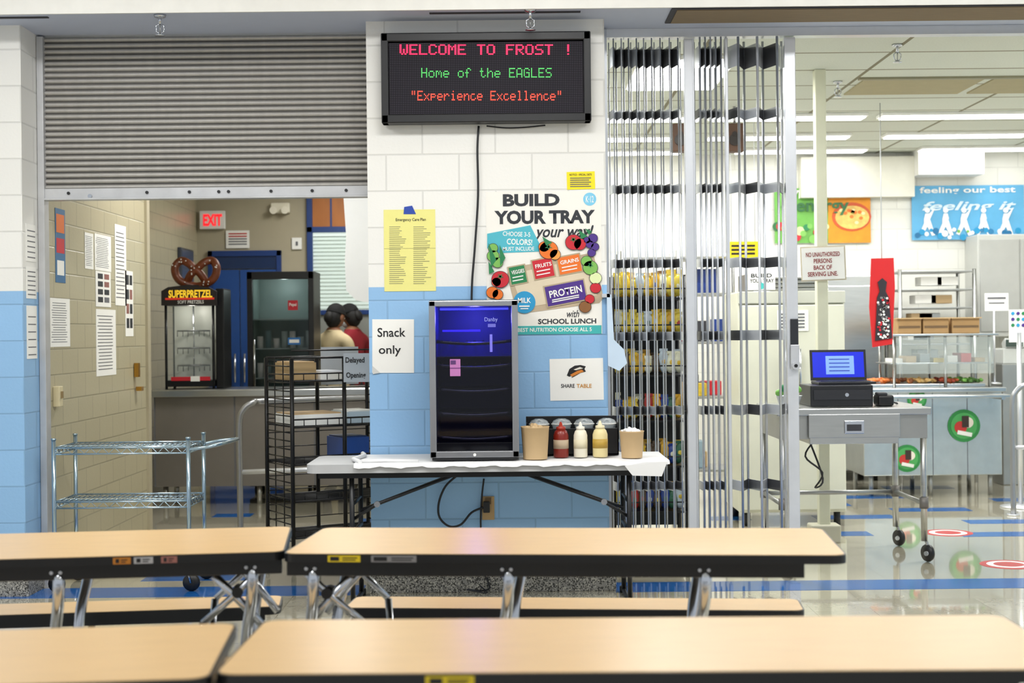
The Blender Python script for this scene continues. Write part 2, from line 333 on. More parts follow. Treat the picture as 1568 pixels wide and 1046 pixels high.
p.rect(745,293,921,512,d,mat('#F1EEE6',.5,var=.02)); teal=mat('#3FB3B1',.5); dkk=mat('#262A31',.5); pur=mat('#4A2B86',.5); grn=mat('#1F7F4B',.5); orn=mat('#EA7420',.5); rd=mat('#C81E2E',.5); lgr=mat('#7CB856',.5); cyan=mat('#2596C9',.5)
p.text('BUILD',770,297,857,316,d1,dkk,.045); p.text('YOUR TRAY',757,322,911,343,d1,dkk,.045); p.text('your way!',818,345,909,369,d1,dkk,.02,.3)
p.disc(903,305,10,d1,mat('#7CC8E8')); p.text('K·12',897,300,909,310,d2,white,.01)
p.ppoly([(746,358),(812,345),(832,385),(755,388),(746,380)],d1,mat('#4DB6C8'))
p.text('CHOOSE 3-5',770,355,812,362,d2,white,.01,rot=.05); p.text('COLORS!',776,366,815,375,d2,white,.02,rot=.05); p.text('MUST INCLUDE',770,378,818,384,d2,white,.01)
# tray
tr=mat('#BFAC90',.5); trl=mat('#DCCDB2',.5)
cpt=[(776,420),(782,410),(902,388),(910,394),(924,455),(918,464),(800,480),(790,474)]
p.ppoly(cpt,d1,tr); p.ppoly([(782,420),(900,394),(914,452),(800,472)],d2,trl)
for px,py,sx,sy,m,tx in ((793,421,24,26,grn,'VEGGIES'),(832,411,30,28,rd,'FRUITS'),(872,405,34,26,orn,'GRAINS'),(866,449,60,30,pur,'PROTEIN')):
    p.rect(px-sx/2-2,py-sy/2-2,px+sx/2+2,py+sy/2+2,d3-.001,mat('#B3A283'),rot=-.18); p.rect(px-sx/2,py-sy/2,px+sx/2,py+sy/2,d3-.002,m,rot=-.18)
    p.text(tx,px-sx*.42,py-8,px+sx*.42,py+(-2 if tx!='PROTEIN' else 3),d3-.005,white,.02,rot=-.18)
    for k in range(2): p.rect(px-sx*.35,py+sy*(.08+.2*k) if tx!='PROTEIN' else py+6+3*k,px+sx*.35,(py+sy*(.08+.2*k) if tx!='PROTEIN' else py+6+3*k)+1.6,d3-.004,white,rot=-.18)
p.disc(803,463,17,d3-.002,cyan); p.text('MILK',793,456,813,464,d3-.005,white,.02); p.rect(795,468,811,470,d3-.005,white); p.rect(797,472,809,473.5,d3-.005,white)
for px,py,r,m in ((766,428,13,rd),(760,432,7,mat('#E8574B')),(754,448,9,orn),(762,451,8,orn),(840,383,14,orn),(833,378,8,orn),(850,390,8,mat('#F5A04A')),(878,371,12,rd),(888,374,9,rd),(908,365,7,pur),(903,374,6,pur),(911,378,6,pur),(906,387,6,pur),(899,368,5,pur),(904,410,11,lgr),(898,400,8,lgr),(912,426,9,mat('#DDE8B0')),(912,441,8,rd),(755,380,7,lgr),(755,392,9,lgr),(762,402,8,lgr),(896,470,9,mat('#8A5A2E')),(903,458,7,rd)):
    p.disc(px,py,r+.7,d3-.005,dkk,ry=r*.95+.7); p.disc(px,py,r,d3-.007,m,ry=r*.95)
    if r>10:   # leafy star on the larger fruit
        for k in range(5):
            a_=k*1.2566+1.57; p.ppoly([(px+1.5*math.cos(a_+1.57),py-r*.35+1.5*math.sin(a_+1.57)),(px+r*.45*math.cos(a_),py-r*.35+r*.4*math.sin(a_)),(px-1.5*math.cos(a_+1.57),py-r*.35-1.5*math.sin(a_+1.57))],d3-.0095,grn)
for a in ((748,372,760,398,752,410),(765,375,774,395,766,408),(830,362,846,372,836,376),(886,352,900,362,890,366),(896,350,906,354,902,360),(748,400,757,416,749,420)):
    p.ppoly([(a[0],a[1]),(a[2],a[3]),(a[4],a[5])],d3-.008,grn)
p.text('with',868,475,887,486,d1,dkk,.01,.3); p.text('SCHOOL LUNCH',824,488,913,496,d1,dkk,.03)
p.rect(745,499,921,512,d1,teal); p.text('FOR THE BEST NUTRITION CHOOSE ALL 5',760,502,906,508,d2,white,.015)
p.finish()
# ---------- folding utility table
t_=A('folding_utility_table'); pl=mat('#B5B6B8',.45,var=.05); cov=mat('#E4E4E4',.55,var=.03)
xl=W(470,710,7.45).x; xr=W(1014,710,7.45).x; y0=7.40; y1=7.96; zt=.768
P=[Vector((a[0]+(xl+xr)/2,a[1]+(y0+y1)/2,zt-.045)) for a in rrect(xr-xl,y1-y0,.05)]
t_.prism(P,(0,0,.045),pl)
t_.bb(xl+.06,xr-.06,y0+.04,y0+.06,zt-.075,zt-.04,blackm); t_.bb(xl+.06,xr-.06,y1-.06,y1-.04,zt-.075,zt-.04,blackm)
for px,sg,b0,b1 in ((539,1,705,797),(964,-1,795,797)):
    x=W(px,800,7.45).x
    for y in (y0+.06,y1-.08): t_.cyl((x,y,.02),(x,y,zt-.05),.013,blackm)
    t_.cyl((x,y0+.0,.02),(x,y1-.03,.02),.013,blackm); t_.cyl((x,y0+.06,.40),(x,y1-.08,.40),.012,blackm); t_.cyl((x,y0+.06,.55),(x,y1-.08,.55),.009,blackm)
    for y in (y0-.0,y1-.03): t_.cyl((x,y,0),(x,y,.035),.02,black)
    q=W(705 if sg==1 else 795,728,7.5)
    t_.tube([(x,7.47,.475),(x+sg*.13,7.47,.555),(q.x,7.55,zt-.06)],.009,blackm,6); t_.cyl((x+sg*.13,7.455,.555),(x+sg*.13,7.485,.555),.016,chrome)
    t_.tube([(x,7.87,.475),(q.x,7.60,zt-.06)],.009,blackm,6)
cv=t_; b=bmesh.new(); nx=60; xa=W(545,700,7.5).x; xb=W(1022,700,7.5).x; rows=[]
for i in range(nx+1):
    x=xa+(xb-xa)*i/nx; e=.5+.5*math.sin(i*.9)+.3*math.sin(i*2.3); drop=.012+.008*e
    rows.append([b.verts.new(q) for q in ((x,y1,zt+.004),(x,7.7,zt+.004+.002*math.sin(i)),(x,y0+.01,zt+.005),(x,y0-.008-.004*e,zt-.002),(x,y0-.012-.006*e,zt-drop))])
for i in range(nx):
    for k in range(4):
        f_=b.faces.new((rows[i][k],rows[i+1][k],rows[i+1][k+1],rows[i][k+1])); f_.smooth=True
cv.merge(b,cov)
cv.tube([(xa-.01,y1-.02,zt+.012),(xa+.02,7.75,zt+.018),(xa-.02,7.55,zt+.014),(xa+.03,y0+.02,zt+.012)],[.012]*4,cov,8)
cv.tube([(xa+.02,y0+.03,zt+.012),(xa+.15,y0+.06,zt+.014),(xa+.33,y0+.04,zt+.01)],.009,cov,8)
cv.prism([(xr-.10,y0-.018,zt-.002),(xr+.02,y0-.018,zt),(xr-.01,y0-.02,zt-.075),(xr-.16,y0-.02,zt-.07),(xr-.2,y0-.02,zt-.02)],(0,.003,0),cov)
cv.finish()
# ---------- beverage fridge
fr=A('beverage_cooler'); xL=W(658,590,7.47).x; xR=W(794,590,7.47).x; zB=zt+.009; zT=zB+.835; yf=7.455; yb=7.93
ss=mat('#A5A7AC',.3,.9,var=.06); dkb=mat('#101018',.4); inb=mat('#12126E',.5,var=.2)
fr.bb(xL,xR,yf+.05,yb,zT-.035,zT,dkb,.004); fr.bb(xL,xR,yf+.05,yb,zB+.015,zB+.09,dkb,.004)
fr.bb(xL,xL+.03,yf+.05,yb,zB+.02,zT,dkb,.003); fr.bb(xR-.03,xR,yf+.05,yb,zB+.02,zT,dkb,.003); fr.bb(xL,xR,yb-.02,yb,zB+.02,zT,dkb)
fr.bb(xL+.03,xR-.03,yb-.026,yb-.02,zB+.09,zT-.035,inb); fr.bb(xL+.03,xL+.034,yf+.06,yb-.02,zB+.09,zT-.035,inb); fr.bb(xR-.034,xR-.03,yf+.06,yb-.02,zB+.09,zT-.035,inb)
for x in (xL+.03,xR-.03):
    for y in (yf+.09,yb-.05): fr.cyl((x,y,zB-.0),(x,y,zB+.03),.015,black)
fw=.034
fr.bb(xL,xR,yf,yf+.045,zT-fw,zT-.004,ss,.004); fr.bb(xL,xR,yf,yf+.045,zB+.015,zB+.015+fw,ss,.004)
fr.bb(xL,xL+fw,yf,yf+.045,zB+.015,zT-.004,ss,.004); fr.bb(xR-fw,xR,yf,yf+.045,zB+.015,zT-.004,ss,.004)
fr.bb(xL+.01,xR-.01,yf+.0,yf+.04,zB+.002,zB+.016,black)
g=mat('#04040F',.04,alpha=.34,var=0)
fr.bb(xL+fw,xR-fw,yf+.018,yf+.024,zB+.04,zT-fw,g)
for i in range(5):
    z=zB+.12+i*.125
    fr.tube([(xL+.035+k*(xR-xL-.07)/10,yf+.075,z-.014*math.sin(math.pi*k/10)) for k in range(11)],.009,mat('#3A3A55',.25,.7),6)
    if i<3: fr.bb(xL+.036,xR-.036,yf+.09,yb-.03,z-.004,z+.002,mat('#0A0A18',.3))   # solid lower trays
    for k in range(9): fr.cyl((xL+.05+k*.045,yf+.08,z),(xL+.05+k*.045,yb-.03,z),.002,mat('#22224A',.3,.6),6)
fr.bb(xL+.036,xR-.036,yf+.09,yb-.03,zB+.535,zB+.54,mat('#10104A',.3))
fr.bb(xL+.05,xR-.05,yf+.16,yf+.2,zT-.05,zT-.04,mat('#2A2CFF',.4,emit=7,var=0))
fr.bb(xL+.06,xR-.2,yf+.2,yf+.22,zT-.165,zT-.155,mat('#3022E0',.4,emit=2.5,var=0))
fr.rect(689,550,705,576,yf+.014,mat('#B06FA8',.5,emit=.12),.002); fr.rect(690,552,698,558,yf+.012,mat('#55306A'),.001); fr.rect(689,563,705,564.5,yf+.012,mat('#7A3F80'),.001)
fr.rect(750,512,754,539,yf+.014,mat('#6A66C8',.5,emit=.35),.002); fr.text('Danby',742,486,762,494,yf+.012,mat('#8A90C8',emit=.3)); fr.rect(747,496,759,501,yf+.014,mat('#5A5AB0',emit=.3),.001)
fr.cyl(((xL+xR)/2,yf-.001,zB+.03),((xL+xR)/2,yf+.005,zB+.03),.008,white)
cool_x=(xL+xR)/2; cool_z=zT-.09
fr.finish()
# ---------- condiments
kraft=mat('#C4A77D',.7,var=.04)
def cup(name,px0,px1,py0,py1,y,m,fill=None):
    c=A(name); x=W((px0+px1)/2,680,y).x; r=S(px1-px0,y)/2; h=S(py1-py0,y)
    z0=zt+.009
    c.lathe([(r*.86,0),(r*.86,.004),(r,h),(r*1.04,h+.003),(r*1.0,h-.004),(r*.9,h-.02)],(x,y,z0),m,28)
    if fill:
        for k in range(16):
            a=random.random()*6.28; rr_=random.random()*r*.7; c.sph((x+rr_*math.cos(a),y+rr_*math.sin(a),z0+h-.004+random.random()*.012),(.017,.014,.01),fill,(random.random(),random.random(),0),8,6)
    c.finish()
cup('paper_cup',798,841,656,705,7.52,kraft,kraft); cup('paper_cup',949,986,661,701,7.54,kraft,white)
def bottle(px,py0,w,m,cap,y=7.6,lab=None,nm='sauce_bottle'):
    c=A(nm); x=W(px,680,y).x; r=S(w,y)/2; z0=zt+.009; h=W(px,py0,y).z-z0
    c.lathe([(r*.9,0),(r,.005),(r,h*.62),(r*.8,h*.74),(r*.45,h*.8)],(x,y,z0),m,22); c.lathe([(r*.62,h*.78),(r*.62,h*.86),(r*.3,h*.88),(r*.12,h)],(x,y,z0),cap,16)
    if lab: c.lathe([(r*1.02,h*.25),(r*1.02,h*.5)],(x,y,z0),lab,22)
    c.finish()
bottle(859,646,23,mat('#7E1C10',.35),mat('#A2301E',.4),lab=mat('#B8A48A')); bottle(889,646,21,mat('#E6E0CC',.4),mat('#EAE6D8',.4),lab=mat('#D8CFB0')); bottle(919,644,23,mat('#E2D29A',.4),mat('#E8DDB8',.4),lab=mat('#B8963A'))
o=A('cup_organizer'); y=7.78; 
xa_=W(806,680,y).x; xb_=W(946,680,y).x; z0=zt+.009; zz=W(870,655,y).z
o.bb(xa_,xb_,y-.07,y-.06,z0,zz,blackm,.002); o.bb(xa_,xb_,y+.06,y+.07,z0,zz+.06,blackm,.002)
o.bb(xa_,xa_+.006,y-.07,y+.07,z0,zz+.03,blackm); o.bb(xb_-.006,xb_,y-.07,y+.07,z0,zz+.03,blackm); o.bb(xa_,xb_,y-.07,y+.07,z0,z0+.008,blackm)
clr=mat('#C8D2D6',.08,alpha=.4,var=0)
for k in range(4):
    x=xa_+.07+k*(xb_-xa_-.13)/3; o.lathe([(.03,0),(.05,.14),(.054,.15),(.054,.156),(.044,.175),(.018,.185)],(x,y,z0+.01),clr,18); o.tube([(x+.054*math.cos(a),y+.054*math.sin(a),z0+.165) for a in [i*.5236 for i in range(12)]],.003,white,6,closed=True)
    for a in (0,1.05,2.1): o.tube([(x+.05*math.cos(a),y+.05*math.sin(a),z0+.172),(x,y,z0+.19),(x-.05*math.cos(a),y-.05*math.sin(a),z0+.172)],.002,white,5)
o.finish()
# ---------- cafeteria tables
wood=mat('#C9A878',.3,var=.08,scale=6,stretch=(1.2,9,1)); edge=mat('#0F1012',.3); wood.node_tree.nodes['Principled BSDF'].inputs['Specular IOR Level'].default_value=.35
def caf(cx,cy,ang,L,Wd,frames,apr,stick=()):
    t=A('folding_bench_table'); zt=.74
    t.prism([(a[0],a[1],zt-.028) for a in rrect(L,Wd,.045)],(0,0,.0265),edge)
    t.prism([(a[0],a[1],zt-.002) for a in rrect(L-.012,Wd-.012,.04)],(0,0,.002),wood)
    for sg in (-1,1):
        t.bb(apr[0],apr[1],sg*(Wd/2-.035)-.012,sg*(Wd/2-.035)+.012,zt-.075,zt-.028,edge,.003)
        yb=sg*(Wd/2+.10+.115)
        t.prism([(a[0],a[1]+yb,.40) for a in rrect(L-.1,.235,.04)],(0,0,.0285),edge); t.prism([(a[0],a[1]+yb,.4285) for a in rrect(L-.112,.223,.035)],(0,0,.0015),wood)
        t.bb(apr[0]+.1,apr[1]-.1,yb-.07,yb-.045,.372,.40,edge); t.bb(apr[0]+.1,apr[1]-.1,yb+.045,yb+.07,.372,.40,edge)
        for x in frames:
            t.tube([(x,sg*.05,.69),(x+.0,sg*(Wd/2-.08),.69),(x+.005,sg*(Wd/2-.035),.66),(x-.0,sg*(Wd/2-.045),.58),(x-.02,sg*(Wd/2-.09),.46),(x-.03,sg*(Wd/2-.12),.30),(x-.03,sg*(Wd/2-.13),.03)],.019,chrome,10,smoothn=4)
            t.tube([(x-.03,sg*(Wd/2-.12),.25),(x-.03,sg*(Wd/2),.29),(x-.03,yb-sg*.02,.36),(x-.03,yb+sg*.08,.375)],.014,chrome,8,smoothn=4)
            t.cyl((x-.03,sg*(Wd/2-.13),0),(x-.03,sg*(Wd/2-.13),.035),.022,edge)
            t.box((x,sg*(Wd/2-.04),.672),(.05,.026,.016),chrome,bev=.004)
            for k in (-.014,.014): t.cyl((x+k,sg*(Wd/2-.012),.69),(x+k,sg*(Wd/2-.055),.69),.006,chrome,8)
        x=frames[-1] if abs(frames[-1])>abs(frames[0]) else frames[0]; dr=-1 if x>0 else 1
        t.tube([(x-dr*.03,sg*(Wd/2-.04),.68),(x+dr*.07,sg*(Wd/2-.07),.58),(x+dr*.16,sg*(Wd/2-.09),.50)],.012,chrome,8)
        t.tube([(x+dr*.12,sg*(Wd/2-.06),.66),(x+dr*.02,sg*(Wd/2-.08),.55),(x-dr*.06,sg*(Wd/2-.10),.45)],.014,chrome,8)
        t.cyl((x+dr*.045,sg*(Wd/2-.04),.605),(x+dr*.045,sg*(Wd/2-.11),.605),.018,edge,12)
        t.tube([(x+dr*.16,sg*(Wd/2-.09),.50),(x+dr*.18,sg*(Wd/2-.12),.3),(x+dr*.16,sg*(Wd/2-.14),.06)],.013,chrome,8)
        t.lathe([(.012,-.014),(.04,-.012),(.045,0),(.04,.012),(.012,.014)],(x+dr*.16,sg*(Wd/2-.14),.045),edge,16,axis=(1,0,0))
    for x in frames: t.cyl((x-.03,-(Wd/2-.12),.25),(x-.03,(Wd/2-.12),.25),.014,chrome)
    for a,b_,m in stick:
        t.bb(a,b_,-Wd/2-.0012,-Wd/2+.002,zt-.026,zt-.005,m); t.bb(a+.008,a+(b_-a)*.35,-Wd/2-.002,-Wd/2,zt-.022,zt-.009,ink)
        t.bb(a+(b_-a)*.45,b_-.01,-Wd/2-.002,-Wd/2,zt-.014,zt-.011,ink); t.bb(a+(b_-a)*.45,b_-.015,-Wd/2-.002,-Wd/2,zt-.021,zt-.018,ink)
    t.finish(loc=(cx,cy,0),rz=math.radians(ang))
yel=mat('#D9C01A',.5); gry=mat('#7E7E80',.5); org=mat('#B8741E',.5); wl=mat('#A8A8AA',.5); pk=mat('#96625A',.5)
caf(.17,4.82,-5,1.78,.62,(-.80,-.17,.45),(-.88,.76),((-.74,-.635,yel),(-.60,-.455,gry)))
caf(-1.66,4.84,6.5,1.78,.62,(-.45,.17,.78),(-.76,.88),((.35,.405,org),(.415,.475,wl),(.50,.55,pk)))
caf(.28,3.225,-1,1.80,.57,(-.80,-.17,.45),(-.88,.76),((-.46,-.36,yel),))
caf(-1.545,3.13,5,1.80,.57,(-.45,.17,.78),(-.76,.88))
# ---------- wire shelf cart (left)
c=A('wire_shelf_cart'); p0=W(83,760,8.10); p1=W(289,760,8.10); xa,xb=p0.x,p1.x; ya,yb2=8.10,8.50
cz=mat('#A9BECB',.2,.9)
for x in (xa,xb):
    for y in (ya,yb2):
        c.cyl((x,y,.10),(x,y,.86),.0125,cz); c.cyl((x,y,.86),(x,y,.87),.015,cz)
        c.lathe([(.01,-.014),(.045,-.012),(.05,0),(.045,.012),(.01,.014)],(x+.01,y,.05),black,18,axis=(0,1,0)); c.tube([(x,y,.13),(x-.005,y-.02,.11),(x+.01,y-.02,.05)],.006,chrome,6); c.tube([(x,y,.13),(x-.005,y+.02,.11),(x+.01,y+.02,.05)],.006,chrome,6)
for z in (.815,.51):
    for zz in (z,z-.035):
        for a,b_ in (((xa,ya),(xb,ya)),((xb,ya),(xb,yb2)),((xb,yb2),(xa,yb2)),((xa,yb2),(xa,ya))): c.cyl((a[0],a[1],zz),(b_[0],b_[1],zz),.005,cz,6)
    n=22
    for y in (ya,yb2): c.tube([(xa+(xb-xa)*i/n,y,z-.035*(i%2)) for i in range(n+1)],.003,cz,5)
    for x in (xa,xb): c.tube([(x,ya+(yb2-ya)*i/12,z-.035*(i%2)) for i in range(13)],.003,cz,5)
    for i in range(1,26): c.cyl((xa+(xb-xa)*i/26,ya,z),(xa+(xb-xa)*i/26,yb2,z),.0025,cz,5)
    for y in (ya+.13,ya+.27): c.cyl((xa,y,z-.004),(xb,y,z-.004),.004,cz,5)
c.tube([(xb,ya,.80),(xb+.12,ya,.815),(xb+.2,ya+.1,.83),(xb+.21,yb2-.03,.83),(xb+.1,yb2,.82),(xb,yb2,.80)],.010,cz,8,smoothn=4)
c.finish()
# ---------- left wall notices (on side wall X=-2.71)
def side_at(px): return 2.705*F/(784-px)
def sidepaper(nm,px0,py0,px1,py1,m,extra=None):
    a=A(nm); ya=side_at(px0); yb_=side_at(px1)
    h=S(py1-py0,(ya+yb_)/2); zc=H-((py0+py1)/2-510+((px0+px1)/2-784)*TH)*(ya+yb_)/2/F
    a.box((-2.7085,(ya+yb_)/2,zc),(.002,yb_-ya,h),m)
    w=yb_-ya
    if extra=='lines':
        k=zc+h*.4
        while k>zc-h*.42: a.box((-2.707,(ya+yb_)/2-w*.05,k),(.001,w*random.uniform(.6,.8),h*.012),greyink); k-=h*.05
    elif extra=='pics':
        for r_ in range(4):
            for q in range(2): a.box((-2.707,ya+w*(.3+.42*q),zc+h*(.36-.22*r_)),(.001,w*.32,h*.15),random.choice([dkk,greyink,pk,dkk]))
    elif extra=='poster':
        a.box((-2.707,(ya+yb_)/2,zc+h*.3),(.001,w*.8,h*.25),orn); a.box((-2.707,(ya+yb_)/2,zc),(.001,w*.8,h*.2),rd); a.box((-2.707,(ya+yb_)/2,zc-h*.3),(.001,w*.7,h*.2),white)
    a.finish()
sidepaper('wall_poster',87,320,102,433,mat('#3A6E9C'),'poster')
for q in ((132,357,145,412,'lines'),(147,360,172,415,'lines'),(148,416,171,470,'pics'),(178,345,195,468,'lines'),(78,457,108,531,'lines'),(148,474,178,575,'lines'),(193,415,205,515,'pics')): sidepaper('wall_notice',q[0],q[1],q[2],q[3],paper,q[4])
a=A('wall_notice'); 
for z0_,z1_ in ((1.87,2.08),(1.66,1.84),(1.32,1.62)):
    a.bb(-2.7195,-2.717,8.05,8.22,z0_,z1_,paper)
    for k in range(6): a.bb(-2.7168,-2.7160,8.07,8.2,z0_+.02+k*(z1_-z0_)/7,z0_+.026+k*(z1_-z0_)/7,greyink)
a.finish()
a=A('light_switch_box'); yy=8.5; a.box((-2.69,yy,1.09),(.04,.07,.12),mat('#D9CDA8',.4),bev=.004); a.box((-2.665,yy,1.10),(.012,.02,.04),mat('#8A7550')); a.finish()
a=A('door_frame_jamb'); a.bb(-2.71,-2.69,10.62,10.70,0,3.15,mat('#B7AE95',.4)); a.bb(-2.70,-2.66,10.3,10.36,1.05,1.08,mat('#B98A3A',.3,.8)); a.box((-2.69,10.3,1.2),(.03,.05,.1),mat('#B98A3A',.3,.8)); a.finish()
# ---------- left room: counter
c=A('serving_counter'); cx0=W(231,600,12.2).x; cx1=-.25; zc=.985; ctf=mat('#86807A',.4,.5,var=.12,scale=3)
c.bb(cx0,cx1,12.15,12.8,zc-.04,zc,steel,.006); c.bb(cx0+.02,cx1,12.22,12.75,.16,zc-.04,ctf)
for k in range(4): c.bb(cx0+.02+k*.68,cx0+.03+k*.68,12.214,12.222,.16,zc-.04,greyink)
c.bb(cx0,cx1,12.14,12.16,zc-.06,zc-.005,steel,.004)
for x in (cx0+.1,cx0+.9,cx0+1.7,cx1-.2):
    for y in (12.28,12.68): c.cyl((x,y,0),(x,y,.17),.022,steel)
c.finish()
# pretzel cabinet
m_=A('pretzel_display_cabinet'); D=12.35; z0=zc; zz=lambda y_:W(290,y_,D).z
xA=W(252,500,D).x; xB=W(328,500,D).x; yB=D+.32
m_.bb(xA,xB,D,yB,z0+.02,z0+.075,blackm,.005); m_.rect(262,577,322,583,D-.005,rd,.004); m_.rect(292,576,306,584,D-.008,white,.003)
m_.bb(xA,xB,D,yB,zz(468),zz(462),blackm,.003)
for x in (xA+.01,xB-.01):
    for y in (D+.01,yB-.01): m_.cyl((x,y,z0),(x,y,zz(462)),.012,blackm,8)
m_.ppoly([(248,468),(248,446),(258,440),(290,436),(320,440),(332,446),(332,468)],D-.02,mat('#1A1210'),.05)
m_.bb(xB+.003,xB+.075,D+.04,yB+.05,z0,zz(442),blackm,.01)
m_.text('SUPERPRETZEL',258,444,325,456,D-.047,mat('#F0C22A',emit=.6),.03); m_.rect(253,456,328,459,D-.047,mat('#C8301E',emit=.4)); m_.text('SOFT PRETZELS',272,460,312,465,D-.047,white,.01)
m_.bb(xA+.015,xB-.015,D+.003,D+.006,z0+.075,zz(468),mat('#C8D4D4',.05,alpha=.1,var=0))
m_.bb(xA+.01,xB-.01,yB-.02,yB-.01,z0+.075,zz(468),mat('#C2C6BE',.4))
for k in range(3):
    zk=z0+.2+.15*k; m_.tube([((xA+xB)/2+.14*math.cos(a),D+.16+.12*math.sin(a),zk) for a in [i*.5236 for i in range(12)]],.007,mat('#6A6A6A',.3,.8),6,closed=True)
    for j in range(6): m_.cyl(((xA+xB)/2+.14*math.cos(j*1.05),D+.16+.12*math.sin(j*1.05),zk),((xA+xB)/2+.14*math.cos(j*1.05),D+.16+.12*math.sin(j*1.05),zk-.05),.004,mat('#6A6A6A',.3,.8),6)
m_.cyl(((xA+xB)/2,D+.16,z0+.07),((xA+xB)/2,D+.16,zz(466)),.007,chrome)
pret=((xA+xB)/2,D+.1,zz(470)-.03)
br=mat('#6E3312',.45,var=.3,scale=20); ctr=W(296,416,D); R=S(1,D)
pz=[(15,17),(8,4),(-3,-6),(-12,-14),(-24,-18),(-32,-8),(-30,6),(-20,16),(0,22),(20,16),(30,6),(32,-8),(24,-18),(12,-14),(3,-6),(-8,4),(-15,17)]
m_.tube([ctr+Vector((a*R,D*0+.1+(.025 if i%4==0 else -.0),-b_*R)) for i,(a,b_) in enumerate(pz)],S(6.2,D),br,10,smoothn=4)
for i in range(26):
    a,b_=random.choice(pz); m_.sph(ctr+Vector((a*R+random.uniform(-.02,.02),.065,-b_*R+random.uniform(-.02,.02))),.006,white,u=6,v=4)
m_.cyl((ctr.x,D+.1,zz(442)),(ctr.x,D+.1,zz(436)),.03,blackm)
m_.finish()
# glass door fridge
m_=A('glass_door_refrigerator'); D=13.1; xA=W(379,500,D).x; xB=W(481,500,D).x; zT=W(430,416,D).z
gin=mat('#8FA09C',.5)
m_.bb(xA,xA+.03,D+.03,D+.45,.06,zT,black); m_.bb(xB-.03,xB,D+.03,D+.45,.06,zT,black); m_.bb(xA,xB,D+.43,D+.45,.06,zT,gin); m_.bb(xA,xB,D+.03,D+.45,zT-.05,zT,black); m_.bb(xA,xB,D+.03,D+.45,.06,.3,black)
m_.bb(xA+.03,xA+.036,D+.04,D+.43,.3,zT-.05,gin); m_.bb(xB-.036,xB-.03,D+.04,D+.43,.3,zT-.05,gin)
m_.bb(xA,xB,D-.02,D+.03,zT-.07,zT,black,.005); m_.bb(xA,xB,D-.02,D+.03,.1,.32,black,.005); m_.bb(xA,xA+.05,D-.02,D+.03,.1,zT,black,.005); m_.bb(xB-.05,xB,D-.02,D+.03,.1,zT,black,.005)
m_.bb(xA+.05,xB-.05,D,D+.005,.3,zT-.07,mat('#22302F',.06,alpha=.3,var=0))
for k in range(5): m_.bb(xA+.04,xB-.04,D+.08,D+.42,.5+.27*k,.51+.27*k,mat('#B3C5C5',.4))
for k in range(28):
    kk=k//7; m_.cyl((xA+.08+(k%7)*.075,D+.2,.51+.27*kk),(xA+.08+(k%7)*.075,D+.2,.51+.27*kk+random.uniform(.08,.17)),.028,random.choice([mat('#B8C8C8'),mat('#7C9494'),mat('#5C7C84'),rd,white]),10)
m_.rect(441,460,456,475,D-.004,rd,.003); m_.text('Pepsi',443,464,454,470,D-.007,white,.02); m_.rect(441,517,460,528,D-.004,mat('#2A6FB0'),.003); m_.rect(443,520,458,525,D-.006,white,.002)
m_.cyl((xA+.07,D-.05,.9),(xA+.07,D-.05,1.4),.01,chrome)
frl=((xA+xB)/2,D+.2,zT-.12)
for x in (xA+.06,xB-.06):
    for y in (D+.06,D+.4): m_.cyl((x,y,0),(x,y,.07),.02,black)
m_.finish()
# door, exit sign, window etc (back wall y=15.1)
D=15.08; nv=mat('#1A3A78',.4); nv2=mat('#1F4C94',.4,var=.06)
a=A('door_1'); xA=W(320,500,D).x; xB=W(432,500,D).x; zT=W(376,384,D).z; xM=W(368,500,D).x
a.bb(xA,xA+.05,D-.03,D+.019,0,zT,nv,.004); a.bb(xB-.05,xB,D-.03,D+.019,0,zT,nv,.004); a.bb(xA,xB,D-.03,D+.019,zT-.06,zT,nv,.004)
a.bb(xA+.05,xM-.004,D-.012,D+.012,.01,zT-.2,nv2,.003); a.bb(xM+.004,xB-.05,D-.012,D+.012,.01,zT-.2,nv2,.003); a.bb(xA+.05,xB-.05,D-.012,D+.012,zT-.19,zT-.06,mat('#18305A',.3))
for x in (xM-.05,xM+.05): a.cyl((x,D-.05,.95),(x,D-.05,1.25),.012,chrome)
a.bb(xM+.1,xM+.25,D-.016,D-.01,1.2,1.7,mat('#14284C',.1)); a.finish()
a=A('exit_sign'); a.rect(306,323,345,351,D-.03,white,.05,bev=.008); a.text('EXIT',311,328,340,346,D-.058,mat('#E0202A',emit=1.2),.04); a.finish()
a=A('emergency_light'); q=W(430,319,D); a.box((q.x,D-.02,q.z),(.2,.08,.11),mat('#E6E0CC',.5),bev=.015); 
for k in (-1,1): a.cyl((q.x+k*.06,D-.12,q.z-.03),(q.x+k*.06,D-.05,q.z-.02),.04,mat('#EEE8D6'),14,r2=.025)
a.finish()
a=A('wall_notice'); a.rect(346,353,382,380,D,paper); 
for k in range(5): a.rect(350,357+k*4,378,359+k*4,D-.002,red if k<2 else greyink)
a.finish()
a=A('light_switch'); a.rect(447,364,462,382,D,paper,.012,bev=.003); a.rect(453,370,456,376,D-.01,greyink,.01); a.finish()
a=A('window_1'); xA=W(471,400,D).x; xB=W(600,400,D).x; z0=W(500,475,D).z; zT=3.15
a.bb(xA,xA+.06,D-.05,D+.02,z0-.9,zT,nv,.004); a.bb(xA,xB,D-.05,D+.02,W(500,352,D).z-.03,W(500,352,D).z+.03,nv,.004); a.bb(xA,xB,D-.05,D+.02,z0-.05,z0,nv,.004); a.bb(xB-.06,xB,D-.05,D+.02,z0-.9,zT,nv,.004)
a.bb(xA+.06,xB-.06,D-.02,D+.01,W(500,350,D).z,zT,mat('#B06A2A',.5,var=.2,stretch=(1,1,.2))); a.bb(W(507,300,D).x-.01,W(507,300,D).x+.01,D-.03,D,W(500,350,D).z,zT,nv)
